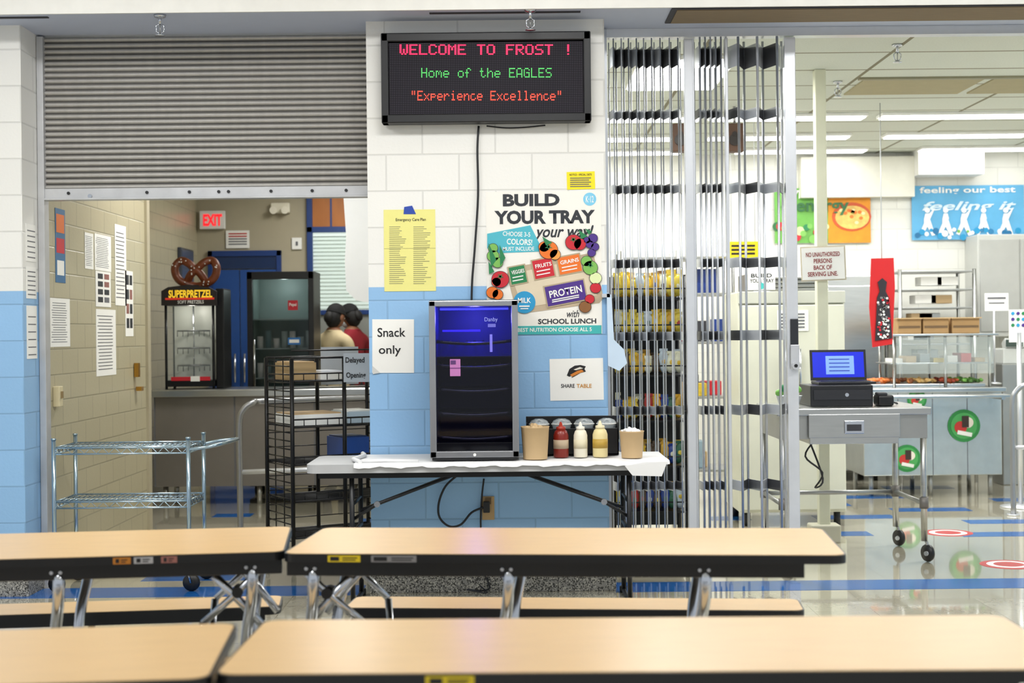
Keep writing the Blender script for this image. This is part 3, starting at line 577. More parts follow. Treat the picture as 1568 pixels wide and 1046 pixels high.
a.bb(xA+.06,xB-.06,D,D+.01,z0,W(500,355,D).z,mat('#DDEAE2',.5,emit=.75,var=.1,scale=2)); zz_=z0+.01
while zz_<W(500,358,D).z-.02: a.box(((xA+xB)/2,D-.025,zz_),(xB-xA-.13,.03,.003),mat('#A9B2AC',.5),rx=.5); zz_+=.04
a.bb(xA+.06,xB-.06,D-.02,D+.015,z0-.9,z0-.05,mat('#8C8F8A',.5)); a.finish()
a=A('wall_monitor'); a.bb(-3.298,-3.26,14.2,14.75,1.98,2.32,mat('#3C4250',.3),.006); a.bb(-3.262,-3.256,14.22,14.73,2.0,2.3,mat('#565E70',.2)); a.bb(-3.298,-3.28,14.4,14.55,1.9,1.98,black); a.finish()
a=A('hanging_white_banner'); d4=11.6
a.ppoly([(526,301),(600,301),(600,470),(545,460),(530,445),(528,400),(530,360)],d4,mat('#E4E6E8',.6,var=.02),.01); a.bb(W(520,300,d4).x,W(600,300,d4).x,d4-.01,d4+.01,W(560,301,d4).z,W(560,301,d4).z+.03,alu)
for px in (535,590): a.cyl((W(px,300,d4).x,d4,W(560,301,d4).z+.02),(W(px,300,d4).x,d4,3.199),.003,alu,6)
a.finish()
# pipe railing
def railing(pts,nm='pipe_railing',r=.022):
    a=A(nm); a.tube(pts,r,mat('#9FA0A2',.35,.8),10,smoothn=5); return a
x=W(367,700,10.4).x
a=railing([(x,10.4,0),(x,10.4,.5),(x,10.4,.80),(x+.03,10.4,.90),(x+.10,10.42,.95),(x+.25,10.5,.96),(x+1.5,10.9,.96)]); a.cyl((x+1.45,10.88,0),(x+1.45,10.88,.95),.022,alu); a.cyl((x,10.4,0),(x,10.4,.012),.05,alu); a.cyl((x,10.4,.45),(x+1.45,10.88,.45),.018,alu); a.finish()
# black wire rack
k_=A('wire_merchandiser_rack'); P0=Vector((W(448,700,8.6).x,8.6,0)); fx=Vector((.86,.51,0)); fy=Vector((-.51,.86,0)); Lr=.55; Dr=.42; zT=1.30
bw=mat('#121214',.35,.4)
def rk(u,v,z): return P0+fx*u+fy*v+Vector((0,0,z))
for u in (0,Lr*.62,Lr*1.25):
    for v in (0,Dr): k_.cyl(rk(u,v,.08),rk(u,v,zT),.013,bw,8); k_.lathe([(.01,-.012),(.04,-.01),(.042,0),(.04,.01),(.01,.012)],rk(u,v,.043),black,14,axis=(1,0,0))
Lr*=1.25
for u in (0,Lr):
    z=.2
    while z<zT: k_.cyl(rk(u,0,z),rk(u,Dr,z),.004,bw,5); z+=.05
    for v in (Dr*.33,Dr*.66): k_.cyl(rk(u,v,.18),rk(u,v,zT),.004,bw,5)
z=.2
while z<zT: k_.cyl(rk(0,Dr,z),rk(Lr,Dr,z),.0035,bw,5); z+=.09
for z in (.22,.44,.66,.885,1.16,zT):
    for v in (0,Dr): k_.cyl(rk(0,v,z),rk(Lr,v,z),.007,bw,6); 
    k_.cyl(rk(0,0,z+.045),rk(Lr,0,z+.045),.005,bw,6)
    if z<zT:
        for i in range(12): k_.cyl(rk(0,Dr*i/11,z),rk(Lr,Dr*i/11,z),.0032,bw,5)
        for i in range(10): k_.cyl(rk(Lr*i/9,0,z),rk(Lr*i/9,0,z+.045),.003,bw,5)
k_.finish()
def rbox(nm,u0,u1,v0,v1,z0,z1,m,ex=None):
    a=A(nm); a.prism([rk(u0,v0,z0),rk(u1,v0,z0),rk(u1,v1,z0),rk(u0,v1,z0)],(0,0,z1-z0),m)
    if ex: a.prism([rk(u0+.01,v0+.01,z1+.0),rk(u1-.01,v0+.01,z1),rk(u1-.01,v1-.01,z1),rk(u0+.01,v1-.01,z1)],(0,0,.008),ex)
    return a
rbox('cardboard_box',.03,.2,.1,.35,1.165,1.27,mat('#B79A6E',.7),kraft).finish()
rbox('paper_tray',.03,.36,.06,.36,.89,.955,paper,kraft).finish()
rbox('paper_stack',.22,.38,.08,.34,1.165,1.21,paper,mat('#D8DCE4')).finish()
rbox('food_container',.4,.6,.08,.34,.89,.96,mat('#CFE0EC',.3),white).finish()
rbox('blue_bin',.37,.55,.1,.34,.665,.80,mat('#2A55A8',.4),mat('#18356C')).finish()
a=rbox('menu_sign_board',.36,.62,.40,.405,1.12,1.36,mat('#B9BEC4',.4)); a.text('Delayed',529,547,558,558,8.7,ink,.02); a.text('Opening',530,570,560,581,8.7,ink,.02); a.rect(526,541,575,585,8.705,mat('#AEB4BA',.4),.004); a.finish()
# ---------- people
def person(nm,cx,cy,ang,h,shirt,pants,cap,hair,mask=False,headtilt=.25):
    skin=mat('#8A5A3E',.6,var=.04); P=A(nm); k=h/1.70
    V=[(0,0,.95),(0,.005,1.10),(0,.01,1.25),(0,.0,1.37),(0,.01,1.45),(0,.025,1.52),
       (.10,0,1.39),(.185,0,1.37),(.225,.04,1.12),(.13,.26,1.06),(.10,.33,1.05),
       (-.10,0,1.39),(-.185,0,1.37),(-.225,.04,1.12),(-.13,.26,1.06),(-.10,.33,1.05),
       (.095,0,.88),(.105,.02,.50),(.105,-.01,.10),(.115,.14,.045),(-.095,0,.88),(-.105,.02,.50),(-.105,-.01,.10),(-.115,.14,.045)]
    R=[.145,.13,.14,.13,.07,.055,.085,.068,.045,.03,.034,.085,.068,.045,.03,.034,.095,.065,.045,.04,.095,.065,.045,.04]
    E=[(0,1),(1,2),(2,3),(3,4),(4,5),(3,6),(6,7),(7,8),(8,9),(9,10),(3,11),(11,12),(12,13),(13,14),(14,15),(0,16),(16,17),(17,18),(18,19),(0,20),(20,21),(21,22),(22,23)]
    me=bpy.data.meshes.new('sk'); me.from_pydata([Vector(v)*k for v in V],E,[]); ob=bpy.data.objects.new('sk',me); bpy.context.scene.collection.objects.link(ob)
    ob.modifiers.new('s','SKIN'); 
    for i,sv in enumerate(me.skin_vertices[0].data): sv.radius=(R[i]*k,R[i]*k*(.8 if i<4 else 1)); sv.use_root=(i==0)
    ss_=ob.modifiers.new('u','SUBSURF'); ss_.levels=2; ss_.render_levels=2
    bpy.context.view_layer.update(); m2=bpy.data.meshes.new_from_object(ob.evaluated_get(bpy.context.evaluated_depsgraph_get()))
    bpy.data.objects.remove(ob)
    b=bmesh.new(); b.from_mesh(m2)
    vm=[P.bm.verts.new(v.co) for v in b.verts]; b.verts.ensure_lookup_table()
    shoe=mat('#22222A')
    for f_ in b.faces:
        c_=f_.calc_center_median()/k
        m=shirt
        if c_.z<.10: m=shoe
        elif c_.z<.93 : m=pants
        elif c_.z>1.47: m=skin
        elif c_.y>.13 and c_.z<1.2: m=skin
        nf=P.bm.faces.new([vm[v.index] for v in f_.verts]); nf.material_index=P.mi(m); nf.smooth=True
    b.free()
    P.tube([(.06*k*math.cos(a),.015*k+.065*k*math.sin(a),1.465*k) for a in [i*.5236 for i in range(12)]],.016*k,shirt,8,closed=True)
    for sg in (1,-1):   # hands: palm + 4 fingers + thumb
        c0=Vector((sg*.09,.35,1.05))*k; P.sph(c0,(.038*k,.048*k,.018*k),skin)
        for j,(off,ln) in enumerate(((-.027,.062),(-.009,.072),(.009,.068),(.026,.052))):
            q=c0+Vector((off,.035,0))*k; P.tube([q,q+Vector((0,ln*.5,-.002))*k,q+Vector((-sg*.004,ln*.85,-.018))*k,q+Vector((-sg*.006,ln,-.034))*k],[.0095,.009,.008,.0065],skin,8)
        q=c0+Vector((-sg*.034,-.012,0))*k; P.tube([q,q+Vector((-sg*.018,.022,-.006))*k,q+Vector((-sg*.022,.046,-.014))*k],[.011,.010,.008],skin,8)
    hm=bmesh.new(); bmesh.ops.create_uvsphere(hm,u_segments=24,v_segments=18,radius=1)
    for v in hm.verts:
        x,y,z=v.co; w_=1-.22*max(0,-z); yy=y*.098*(1-.1*max(0,-z)); v.co=Vector((x*.075*w_,yy+(.012*max(0,y)*max(0,-z)),z*.118))
    for f_ in hm.faces: f_.smooth=True
    hc=Vector((0,.04,1.60))*k; HM=Matrix.Translation(hc)@Matrix.Rotation(-headtilt,4,'X')@Matrix.Scale(k,4)
    P.merge(hm,skin,HM)
    def hp(fn,*a_,**kw):
        n0=len(P.bm.verts); fn(*a_,**kw); P.bm.verts.ensure_lookup_table()
        for v in list(P.bm.verts)[n0:]: v.co=HM@v.co
    hp(P.prism,[(-.012,.092,-.03),(.012,.092,-.03),(.005,.098,.012),(-.005,.098,.012)],(0,.018,-.004),skin)
    for sg in (1,-1):
        hp(P.sph,(sg*.03,.086,.015),(.013,.008,.008),white,u=8,v=6); hp(P.sph,(sg*.03,.093,.015),(.006,.004,.006),ink,u=8,v=6)
        hp(P.sph,(sg*.079,-.0,-.005),(.012,.02,.032),skin,u=10,v=8)
        hp(P.box,(sg*.03,.092,.034),(.03,.006,.006),hair)
    hp(P.sph,(0,.088,-.058),(.024,.008,.007),mat('#8E4A42'),u=10,v=6)
    if mask: hp(P.sph,(0,.06,-.045),(.062,.052,.05),mat('#D0D6DC'),u=14,v=10)
    hp(P.sph,(0,-.03,-.01),(.081,.082,.11),hair,u=18,v=12)
    hp(P.sph,(0,-.008,.03),(.088,.106,.108),cap,u=20,v=14,cut=-.12)
    hp(P.prism,[(-.07,.05,.035),(-.062,.13,.03),(-.03,.165,.026),(.03,.165,.026),(.062,.13,.03),(.07,.05,.035)],(0,0,.007),cap)
    hp(P.sph,(0,-.10,-.03),(.05,.04,.06),hair,u=12,v=8)
    return P.finish(loc=(cx,cy,0),rz=math.radians(ang))
hairc=mat('#0B0909',.7); capc=mat('#0A0B0E',.85)
q=W(510,500,14.0); person('standing_kitchen_worker',q.x,14.0,-35,1.71,mat('#CDBB94',.8),mat('#2A2C38'),capc,hairc,headtilt=.3)
q=W(541,500,14.55); person('standing_kitchen_worker',q.x,14.55,60,1.72,mat('#8E1826',.8),mat('#22242E'),capc,hairc,True,.4)
# ---------- folding gate
g=A('folding_security_gate'); al=mat('#C2C6CC',.3,.85,var=.08); al2=mat('#DADDE2',.3,.5); ald=mat('#55565A',.35,.7); 
LZ=[3.02,2.69,2.26,1.83,1.41,.98,.545,.14]
def gx(px): return W(px,450,8.3).x
def section(pxs,r,ph,tone=0,lo=8.225,hi=8.375):
    pts=[(gx(p_),lo if i%2 else hi) for i,p_ in enumerate(pxs)]
    for i,(x,y) in enumerate(pts): g.cyl((x,y,.03),(x,y,3.12),r,al if (i+tone)%3 else al2,8)
    for i in range(len(pts)-1):
        (xa,ya),(xb,yb_)=pts[i],pts[i+1]; L=math.hypot(xb-xa,yb_-ya)
        for j,z in enumerate(LZ):
            g.box(((xa+xb)/2,(ya+yb_)/2,z),(L,.004,ph if j else ph*2.2),(al2,ald,al)[(i+j)%3],rz=math.atan2(yb_-ya,xb-xa))
section([937,942,948,954,960,965,971,977,983,988,994,1000,1007,1013,1020,1027,1033,1040,1047],.0042,.05,0,8.24,8.36)
section([1069,1073,1077,1081,1085,1089,1093,1097,1101,1105,1110],.005,.05,1)
section([1118,1131,1146,1160,1175,1190,1204],.0075,.058)
for px,w_,dd in ((1057.5,14,.045),(1064.5,3,.06),(1115,5,.05),(1212,17,.05)):
    g.box((gx(px),8.30,1.575),(S(w_,8.3),dd,3.10),al2,bev=.004)
g.bb(.535,.56,8.22,8.36,0,3.17,al); g.bb(.535,3.69,8.26,8.34,3.13,3.179,al2)
lz=W(1214,520,8.27)
g.box((gx(1214),8.27,lz.z),(.045,.02,.24),mat('#3A3C40',.3,.6),bev=.004); g.box((gx(1214),8.255,lz.z-.10),(.05,.01,.14),alu,bev=.003); g.cyl((gx(1214),8.23,lz.z-.15),(gx(1214),8.26,lz.z-.15),.022,alu); g.cyl((gx(1214),8.225,lz.z-.15),(gx(1214),8.235,lz.z-.15),.010,black)
g.finish()
a=A('blue_cleaning_cloth'); a.ppoly([(929,448),(936,452),(940,520),(955,535),(960,556),(948,568),(931,560)],7.965,mat('#C4D8EC',.7,bump=.3),.02); a.bb(.50,.545,7.955,8.0,W(932,450,7.98).z-.02,W(935,450,7.98).z,alu); a.finish()
# ---------- steel cash cart
c=A('stainless_work_cart'); yN=8.8; yF=9.55; xA=W(1190,640,yN).x; xB=W(1427,640,yN).x; zT=.955
c.bb(xA,xB,yN,yF,zT-.045,zT,steel,.006); c.bb(xA+.2,xB-.2,yN+.01,yN+.4,zT-.22,zT-.045,steel,.004); c.bb(xA+.02,xB-.02,yN+.03,yF-.03,zT-.19,zT-.045,steel2)
c.rect(1238,634,1378,670,yN+.005,steel,.012,bev=.003); c.rect(1293,644,1323,664,yN-.006,chrome,.01,bev=.003); c.rect(1297,650,1319,660,yN-.013,dk,.006)
for x in (xA+.04,xB-.04):
    for y in (yN+.05,yF-.04):
        c.cyl((x,y,.13),(x,y,zT-.1),.02,steel,12); c.cyl((x,y,.33),(x,y,.40),.028,mat('#7A7672',.5,.5)); c.tube([(x,y,.15),(x+.015,y,.12),(x+.02,y-.02,.06)],.01,steel2,8)
        c.lathe([(.012,-.018),(.05,-.015),(.056,0),(.05,.015),(.012,.018)],(x+.02,y,.056),black,20,axis=(1,.4,0)); c.cyl((x,y-.03,.056),(x+.04,y+.01,.056),.015,chrome)
c.cyl((xA+.04,yF-.04,.36),(xB-.04,yF-.04,.36),.015,steel2); 
for x in (xA+.04,xB-.04): c.cyl((x,yN+.05,.36),(x,yF-.04,.36),.015,steel2)
c.tube([(xA+.28,yN+.2,zT-.2),(xA+.2,yN+.15,.65),(xA+.3,yN+.12,.55),(xA+.27,yN+.2,.45),(xA+.33,yN+.25,.5),(xA+.25,yN+.3,zT-.2)],.006,ck,6,smoothn=5)
c.finish()
l=A('cash_drawer'); dL=9.0; q0=W(1241,600,dL); q1=W(1337,600,dL); zd=W(1290,590,dL).z
l.bb(q0.x,q1.x,dL,dL+.36,zT,zd,mat('#1E1F24',.4),.006); l.rect(1246,597,1333,612,dL-.004,mat('#2B2C32',.4),.008); l.cyl(((q0.x+q1.x)/2+.03,dL-.012,zd-.06),((q0.x+q1.x)/2+.03,dL,zd-.06),.012,chrome); l.finish()
l=A('laptop'); dL=9.28; q0=W(1243,570,dL).x; q1=W(1329,570,dL).x; cxm=(q0+q1)/2; wL=q1-q0
l.box((cxm,dL-.09,zd+.010),(wL,.24,.018),mat('#22232A',.4),bev=.004); l.box((cxm,dL-.09,zd+.021),(wL*.88,.13,.004),black)
tl=.15; zc2=zd+.02
def lp(x,u,t=0): return Vector((x,dL+.03+u*math.sin(tl)-t*math.cos(tl),zc2+u*math.cos(tl)+0))
l.prism([lp(q0,0),lp(q1,0),lp(q1,.2),lp(q0,.2)],(0,.012,0),mat('#1C1D22',.4))
l.prism([lp(q0+.015,.02,.002),lp(q1-.015,.02,.002),lp(q1-.015,.185,.002),lp(q0+.015,.185,.002)],(0,.002,0),mat('#1024C0',.3,emit=.8,var=0))
l.prism([lp(q0+.10,.04,.005),lp(q1-.08,.04,.005),lp(q1-.08,.16,.005),lp(q0+.10,.16,.005)],(0,.002,0),mat('#7FA4F0',.3,emit=.7,var=0))
for k in range(4): l.prism([lp(q0+.12,.06+k*.025,.008),lp(q1-.11,.06+k*.025,.008),lp(q1-.11,.066+k*.025,.008),lp(q0+.12,.066+k*.025,.008)],(0,.001,0),mat('#3050C0'))
l.finish()
a=A('receipt_scanner'); q=W(1353,608,9.05); a.box((q.x,9.05,zT+.035),(.1,.14,.07),black,bev=.015); a.box((q.x-.02,9.03,zT+.075),(.06,.09,.02),mat('#2A2B30'),bev=.008); a.tube([(q.x+.04,9.1,zT+.03),(q.x+.1,9.1,zT+.01),(q.x+.12,9.2,zT+.01)],.005,ck,6); a.finish()
a=A('snack_basket'); q=W(1208,600,9.0)
a.lathe([(.055,0),(.06,.005),(.08,.07),(.085,.072),(.075,.066)],(q.x,9.0,zT),mat('#D8DCE0',.4,alpha=.9),16)
for k in range(12): a.sph((q.x+random.uniform(-.06,.06),9.0+random.uniform(-.05,.05),zT+.075+random.uniform(0,.05)),(.03,.02,.022),random.choice([yel,lgr,grn,org,white]),(random.random(),random.random(),random.random()),8,6)
a.finish()
# ---------- pole with sign
a=A('support_pole'); q=W(1258,460,9.75); a.box((q.x,9.75,1.6),(.075,.075,3.199),mat('#DCDCC4',.5),bev=.006); a.box((q.x,9.75,.06),(.2,.16,.12),mat('#C9C6B2',.5),bev=.01); a.finish()
a=A('serving_line_sign'); a.rect(1226,377,1295,430,9.69,mat('#C9BFA8'),.006,rot=-.03); a.rect(1228,379,1293,428,9.685,paper,.004,rot=-.03)
for i,tx in enumerate(('NO UNAUTHORIZED','PERSONS','BACK OF','SERVING LINE.')): 
    w_=(52,28,28,46)[i]; a.text(tx,1260-w_/2,386+i*10,1260+w_/2,393+i*10,9.68,mat('#8E2A2A'),.02,rot=-.03)
a.finish()
# ---------- white cabinet
c=A('kitchen_freezer_cabinet'); D=10.5; xA=W(1132,600,D).x; xB=W(1296,600,D).x; zT=W(1200,446,D).z; cw=mat('#DDDDCB',.4,var=.03)
c.bb(xA,xB,D+.03,D+.7,.1,zT,cw,.01); xm=xA+(xB-xA)*.5
c.bb(xA+.01,xm-.005,D,D+.03,.12,zT-.1,cw,.008); c.bb(xm+.005,xB-.01,D,D+.03,.12,zT-.1,cw,.008); c.bb(xA,xB,D,D+.03,zT-.09,zT,mat('#C6C7BA',.4),.006)
for x in (xm-.05,xm+.05): c.cyl((x,D-.03,.9),(x,D-.03,1.3),.01,chrome)
c.rect(1190,475,1238,507,D-.003,paper,.003); 
for k in range(5): c.rect(1194,480+k*5,1232,482+k*5,D-.006,greyink,.002)
for x in (xA+.06,xB-.06):
    for y in (D+.08,D+.62): c.cyl((x,y,0),(x,y,.11),.025,black)
c.finish()
a=A('sheet_pan_stack'); 
for k in range(4): a.bb(xA+.1,xB-.1,D+.1,D+.55,zT+.003+k*.03,zT+.018+k*.03,steel,.004)
a.bb(xA+.08,xA+.12,D+.1,D+.5,zT,zT+.13,steel2); a.finish()
a=A('small_lunch_poster'); d5=10.55; a.rect(1145,417,1187,444,d5,paper,.005); a.text('BUILD',1150,419,1182,425,d5-.004,dkk,.02); a.text('YOUR TRAY',1148,427,1185,433,d5-.004,dkk,.02); a.disc(1166,438,5,d5-.004,teal)
q=W(1166,417,d5); a.bb(q.x-.01,q.x+.01,d5+.003,d5+.012,zT,q.z,alu); a.bb(q.x-.06,q.x+.06,d5-.01,d5+.04,zT,zT+.006,alu); a.finish()
a=A('yellow_warning_sign'); d5=11.5; a.rect(1115,370,1161,396,d5,mat('#F2D21A'),.006); 
for k in range(3): a.rect(1120,375+k*6,1156,378+k*6,d5-.005,ink)
a.rect(1128,396,1145,406,d5,yel,.006)
for px in (1120,1156): a.cyl((W(px,372,d5).x,d5,W(px,372,d5).z),(W(px,372,d5).x,d5,3.199),.003,alu,6)
a.finish()
for px in (1042,1125):
    a=A('hanging_loudspeaker'); q=W(px,212,11.3); a.box(q,(.14,.14,.22),mat('#5B4030',.6),bev=.01); a.disc(px,214,9,11.22,mat('#2B2420'),.01); a.disc(px,205,4,11.215,mat('#2B2420'),.01); a.cyl((q.x,11.3,q.z+.1),(q.x,11.3,3.199),.012,alu,8); a.finish()
# ---------- snack shelving
c=A('snack_display_rack'); D=9.5; xA=W(938,560,D).x; xB=W(1050,560,D).x; zT=1.80
for x in (xA,xB):
    for y in (D,D+.45): c.cyl((x,y,0),(x,y,zT),.016,blackm,8)
c.bb(xA,xB,D+.44,D+.455,.1,zT,mat('#1C2024',.6))
cols_=[mat(h_,.3,var=.3,scale=30) for h_ in ('#D8B83A','#D9B02B','#1E3C8A','#B8C4CC','#E0C24A','#2C5C42','#A82822','#E4DDBE','#4B3A2A','#C89A2A')]
yb_cols=[cols_[0],cols_[1],cols_[4],cols_[9],cols_[3],cols_[7],cols_[8]]
for z in (.25,.55,.85,1.15,1.42,1.66):
    c.bb(xA,xB,D-.02,D+.47,z-.012,z,blackm)
    c.cyl((xA,D-.02,z+.06),(xB,D-.02,z+.06),.005,blackm,6)
    for i in range(9):
        for j in range(2):
            # crimped foil bag: pillow body with flat sealed ends
            px_=xA+.04+i*(xB-xA-.08)/8; py_=D+.05+j*.16; zz0=z+.008; mm=random.choice(yb_cols if z>1 else cols_); hb=random.uniform(.11,.17); rz=random.uniform(-.3,.3)
            c.sph((px_,py_,zz0+hb*.5),(.036,.022,hb*.5),mm,(random.uniform(-.12,.12),random.uniform(-.15,.15),rz),10,8); c.box((px_,py_,zz0+hb*.96),(.055,.004,.02),mm,rz=rz); c.sph((px_,py_-.016,zz0+hb*.5),(.016,.008,.02),random.choice(cols_),(0,0,rz),8,6)
c.finish()
c=A('prep_shelf_unit'); D=11.8; xA=W(955,560,D).x; xB=W(1125,560,D).x
for x in (xA,(xA+xB)/2,xB):
    for y in (D,D+.5): c.cyl((x,y,0),(x,y,2.1),.018,steel,8)
for z in (.3,.9,1.35,1.75,2.05): c.bb(xA,xB,D-.01,D+.51,z-.02,z,steel2,.003)
for i in range(34):
    z=random.choice((.3,.9,1.35,1.75)); x=random.uniform(xA+.1,xB-.1); hgt=random.uniform(.08,.24); c.box((x,D+.15+.2*random.random(),z+hgt/2),(random.uniform(.1,.22),.18,hgt),random.choice([white,kraft,steel2,mat('#8FA6B4'),cols_[0],dk,rd,cols_[2]]),bev=.005)
c.finish()
# ---------- serving counter right
c=A('serving_line_counter'); D=12.3; xA=W(1322,640,D).x; xB=W(1534,640,D).x; zt2=W(1430,594,D).z; zb2=W(1430,728,D).z
c.bb(xA,xB,D,D+.75,zb2,zt2-.03,mat('#C4C6C1',.28,.75,var=.08),.006); c.bb(xA-.03,xB+.03,D-.04,D+.8,zt2-.04,zt2,steel,.006)
for k in range(1,4): c.bb(xA+k*(xB-xA)/4-.003,xA+k*(xB-xA)/4+.003,D-.003,D,zb2,zt2-.04,greyink)
for x in (xA+.08,(xA+xB)/2,xB-.08):
    for y in (D+.08,D+.65): c.cyl((x,y,0),(x,y,zb2+.02),.02,steel2,8)
c.bb(xA+.02,xB-.02,D-.34,D-.29,zt2-.075,zt2-.05,steel,.005); c.bb(xA+.02,xB-.02,D-.25,D-.2,zt2-.075,zt2-.05,steel,.005); c.bb(xA+.02,xB-.02,D-.16,D-.11,zt2-.075,zt2-.05,steel,.005)
for x in (xA+.1,xB-.1): c.bb(x-.015,x+.015,D-.34,D,zt2-.09,zt2-.07,steel)
zs=W(1430,511,D+.3).z
for x in (xA+.3,(xA+xB)/2+.15,xB-.06): c.cyl((x,D+.12,zt2),(x,D+.12,zs),.014,steel,8); c.cyl((x,D+.6,zt2),(x,D+.6,zs),.014,steel,8)
c.bb(xA+.26,xB,D+.05,D+.65,zs-.02,zs,steel,.004); c.bb(xA+.3,xB-.05,D+.04,D+.046,zt2+.12,zs-.03,mat('#D5E2E2',.05,alpha=.2,var=0))
c.bb(xA+.26,xB,D+.2,D+.6,zt2+.20,zt2+.212,steel,.003)
for i in range(7): c.bb(xA+.32+i*.12,xA+.41+i*.12,D+.25,D+.5,zt2+.212,zt2+.25+.02*(i%3),(white,kraft,steel2,cols_[0],white,rd,kraft)[i],.004)
for i in range(5):
    x=xA+.15+i*(xB-xA-.2)/5+.05; c.bb(x-.1,x+.1,D+.12,D+.6,zt2,zt2+.03,steel,.004)
    fm=[(orn,mat('#C8703A')),(mat('#7A4420'),mat('#A86A34')),(mat('#C8A060'),mat('#E0C080')),(mat('#9A3A22'),mat('#C05A30')),(lgr,mat('#4E7A34'))][i]
    for k in range(34): c.sph((x+random.uniform(-.085,.085),D+random.uniform(.13,.55),zt2+.045+random.uniform(0,.02)),(.024,.02,.014),random.choice(fm),(random.random(),0,random.random()*3),8,5)
for px,py,r in ((1389,702,21),(1476,652,25),(1404,612,15)):
    c.disc(px,py,r,D-.006,mat('#2E8A44',.5),.004); c.disc(px,py,r*.8,D-.010,mat('#4CA85A'),.003)
    c.disc(px-r*.2,py+r*.1,r*.38,D-.014,mat('#C8352E'),.003); c.disc(px+r*.25,py-r*.2,r*.33,D-.014,mat('#F0E6D8'),.003); c.rect(px-r*.4,py+r*.35,px+r*.5,py+r*.6,D-.018,white,.002,rot=.2); c.rect(px-.12*r,py-r*.6,px+.3*r,py+.1*r,D-.017,mat('#3A2A22'),.002)
c.finish()
for i,(a0,a1) in enumerate(((1372,1408),(1411,1450),(1455,1497))):
    b=A('cardboard_box'); xx0=W(a0,490,D+.2).x; xx1=W(a1,490,D+.2).x; b.bb(xx0,xx1,D+.15,D+.45,zs+.001,zs+.135,mat('#A9875A',.7,var=.06),.004); b.bb(xx0+.01,xx1-.01,D+.147,D+.152,zs+.05,zs+.07,mat('#6F5638')); b.bb(xx0-.01,xx1+.01,D+.12,D+.2,zs+.13,zs+.14,kraft); b.finish()
b=A('counter_sign'); y=D+.7; b.rect(1508,449,1544,476,y,paper,.006); b.rect(1512,455,1540,458,y-.005,greyink); b.rect(1514,463,1538,465,y-.005,greyink)
q=W(1522,476,y); b.cyl((q.x,y,zt2+.002),(q.x,y,q.z),.01,alu,8); b.lathe([(.06,0),(.06,.01),(.02,.02)],(q.x,y,zt2),alu); b.finish()
b=A('speed_rack'); Dk=13.4; xA2=W(1378,450,Dk).x; xB2=W(1492,450,Dk).x; zk=W(1430,412,Dk).z
for x in (xA2,xB2):
    for y in (Dk,Dk+.5): b.cyl((x,y,.0),(x,y,zk),.018,steel,8)
for i in range(10): b.bb(xA2,xB2,Dk,Dk+.5,zk-.03-i*.17,zk-.015-i*.17,steel2,.003)
for i in range(9): b.box(((xA2+xB2)/2+random.uniform(-.15,.15),Dk+.2,zk-.17-.17*(i//2)+.06),(.2,.2,.08),random.choice([kraft,white,steel2]),bev=.005)
b.finish()
b=A('cash_register'); dc=13.3; q=W(1554,540,dc); b.box((q.x,dc,q.z-.03),(.32,.3,.14),mat('#C9CCC8',.4),bev=.01); b.box((q.x,dc-.08,q.z+.07),(.26,.1,.1),mat('#B9BCB8',.4),rx=-.5,bev=.008); b.box((q.x,dc,(q.z-.1)/2),(.36,.36,q.z-.1),steel2,bev=.008); b.rect(1540,520,1566,531,dc-.17,mat('#3A4A44'),.003); b.finish()
b=A('standing_flyer_display'); q=W(1560,490,11.5); b.rect(1545,474,1585,524,11.5,paper,.01)
for i in range(3):
    for j in range(3): b.disc(1551+i*8,480+j*9,2.6,11.49,(cyan,pur,grn)[(i+j)%3],.003)
b.cyl((q.x,11.5,0),(q.x,11.5,q.z-.1),.02,alu); b.lathe([(.16,0),(.16,.01),(.02,.03)],(q.x,11.5,0),alu); b.finish()
x=W(1551,700,11.0).x
a=railing([(x,11.0,0),(x,11.0,.5),(x,11.0,.85),(x+.03,11.0,.95),(x+.12,11,1.0),(x+.4,11,1.02),(x+1.2,11.0,1.02)]); a.cyl((x+1.1,11,0),(x+1.1,11,1.01),.022,alu); a.cyl((x,11,0),(x,11,.012),.05,alu); a.cyl((x,11,.52),(x+1.1,11,.52),.016,alu); a.finish()
a=A('red_apron'); d6=11.2
a.ppoly([(1334,396),(1368,395),(1370,440),(1366,527),(1336,532),(1331,470)],d6,mat('#C4161C',.7,bump=.2),.015)
a.ppoly([(1344,432),(1351,426),(1358,432),(1356,446),(1361,456),(1364,490),(1366,518),(1340,522),(1342,480),(1343,456),(1347,446)],d6-.012,mat('#26222A',.7),.006)
for k in range(60): a.disc(1344+random.random()*18,456+random.random()*62,1.7,d6-.018,random.choice([white,rd,gry,white]),.003)
a.cyl(W(1350,397,d6),(W(1350,397,d6).x,d6,3.199),.004,alu,6); a.finish()
# ---------- banners
a=A('vegetable_banner'); d7=14.365
a.rect(1186,288,1333,372,d7,mat('#6CAE4C',.6,var=.25,scale=4),.006); a.rect(1268,288,1333,372,d7-.005,mat('#E0901E',.6,var=.15),.005)
a.disc(1304,332,30,d7-.010,mat('#C8501E'),.004,ry=22); a.disc(1305,333,26,d7-.014,mat('#E8B860',var=.3,scale=20),.004,ry=18)
for k in range(12): a.disc(1304+random.uniform(-18,18),332+random.uniform(-11,11),3,d7-.018,random.choice([rd,mat('#E8D8A0'),orn,mat('#7A8A30')]),.003,ry=2.5)
for i in range(16): a.disc(1190+i*5,random.uniform(340,368),random.uniform(3,7),d7-.01-i*.0004,random.choice([grn,lgr,rd,mat('#C8D8A0'),mat('#1E6A34')]),.004)
a.text('VEGGIES',1206,291,1300,304,d7-.02,white,.04); a.text('4 energy',1196,304,1300,330,d7-.022,mat('#2C6A3A'),.02); a.finish()
a=A('wellness_banner'); a.rect(1396,284,1568,367,d7,mat('#62AEDA',.6,var=.18,scale=3),.006)
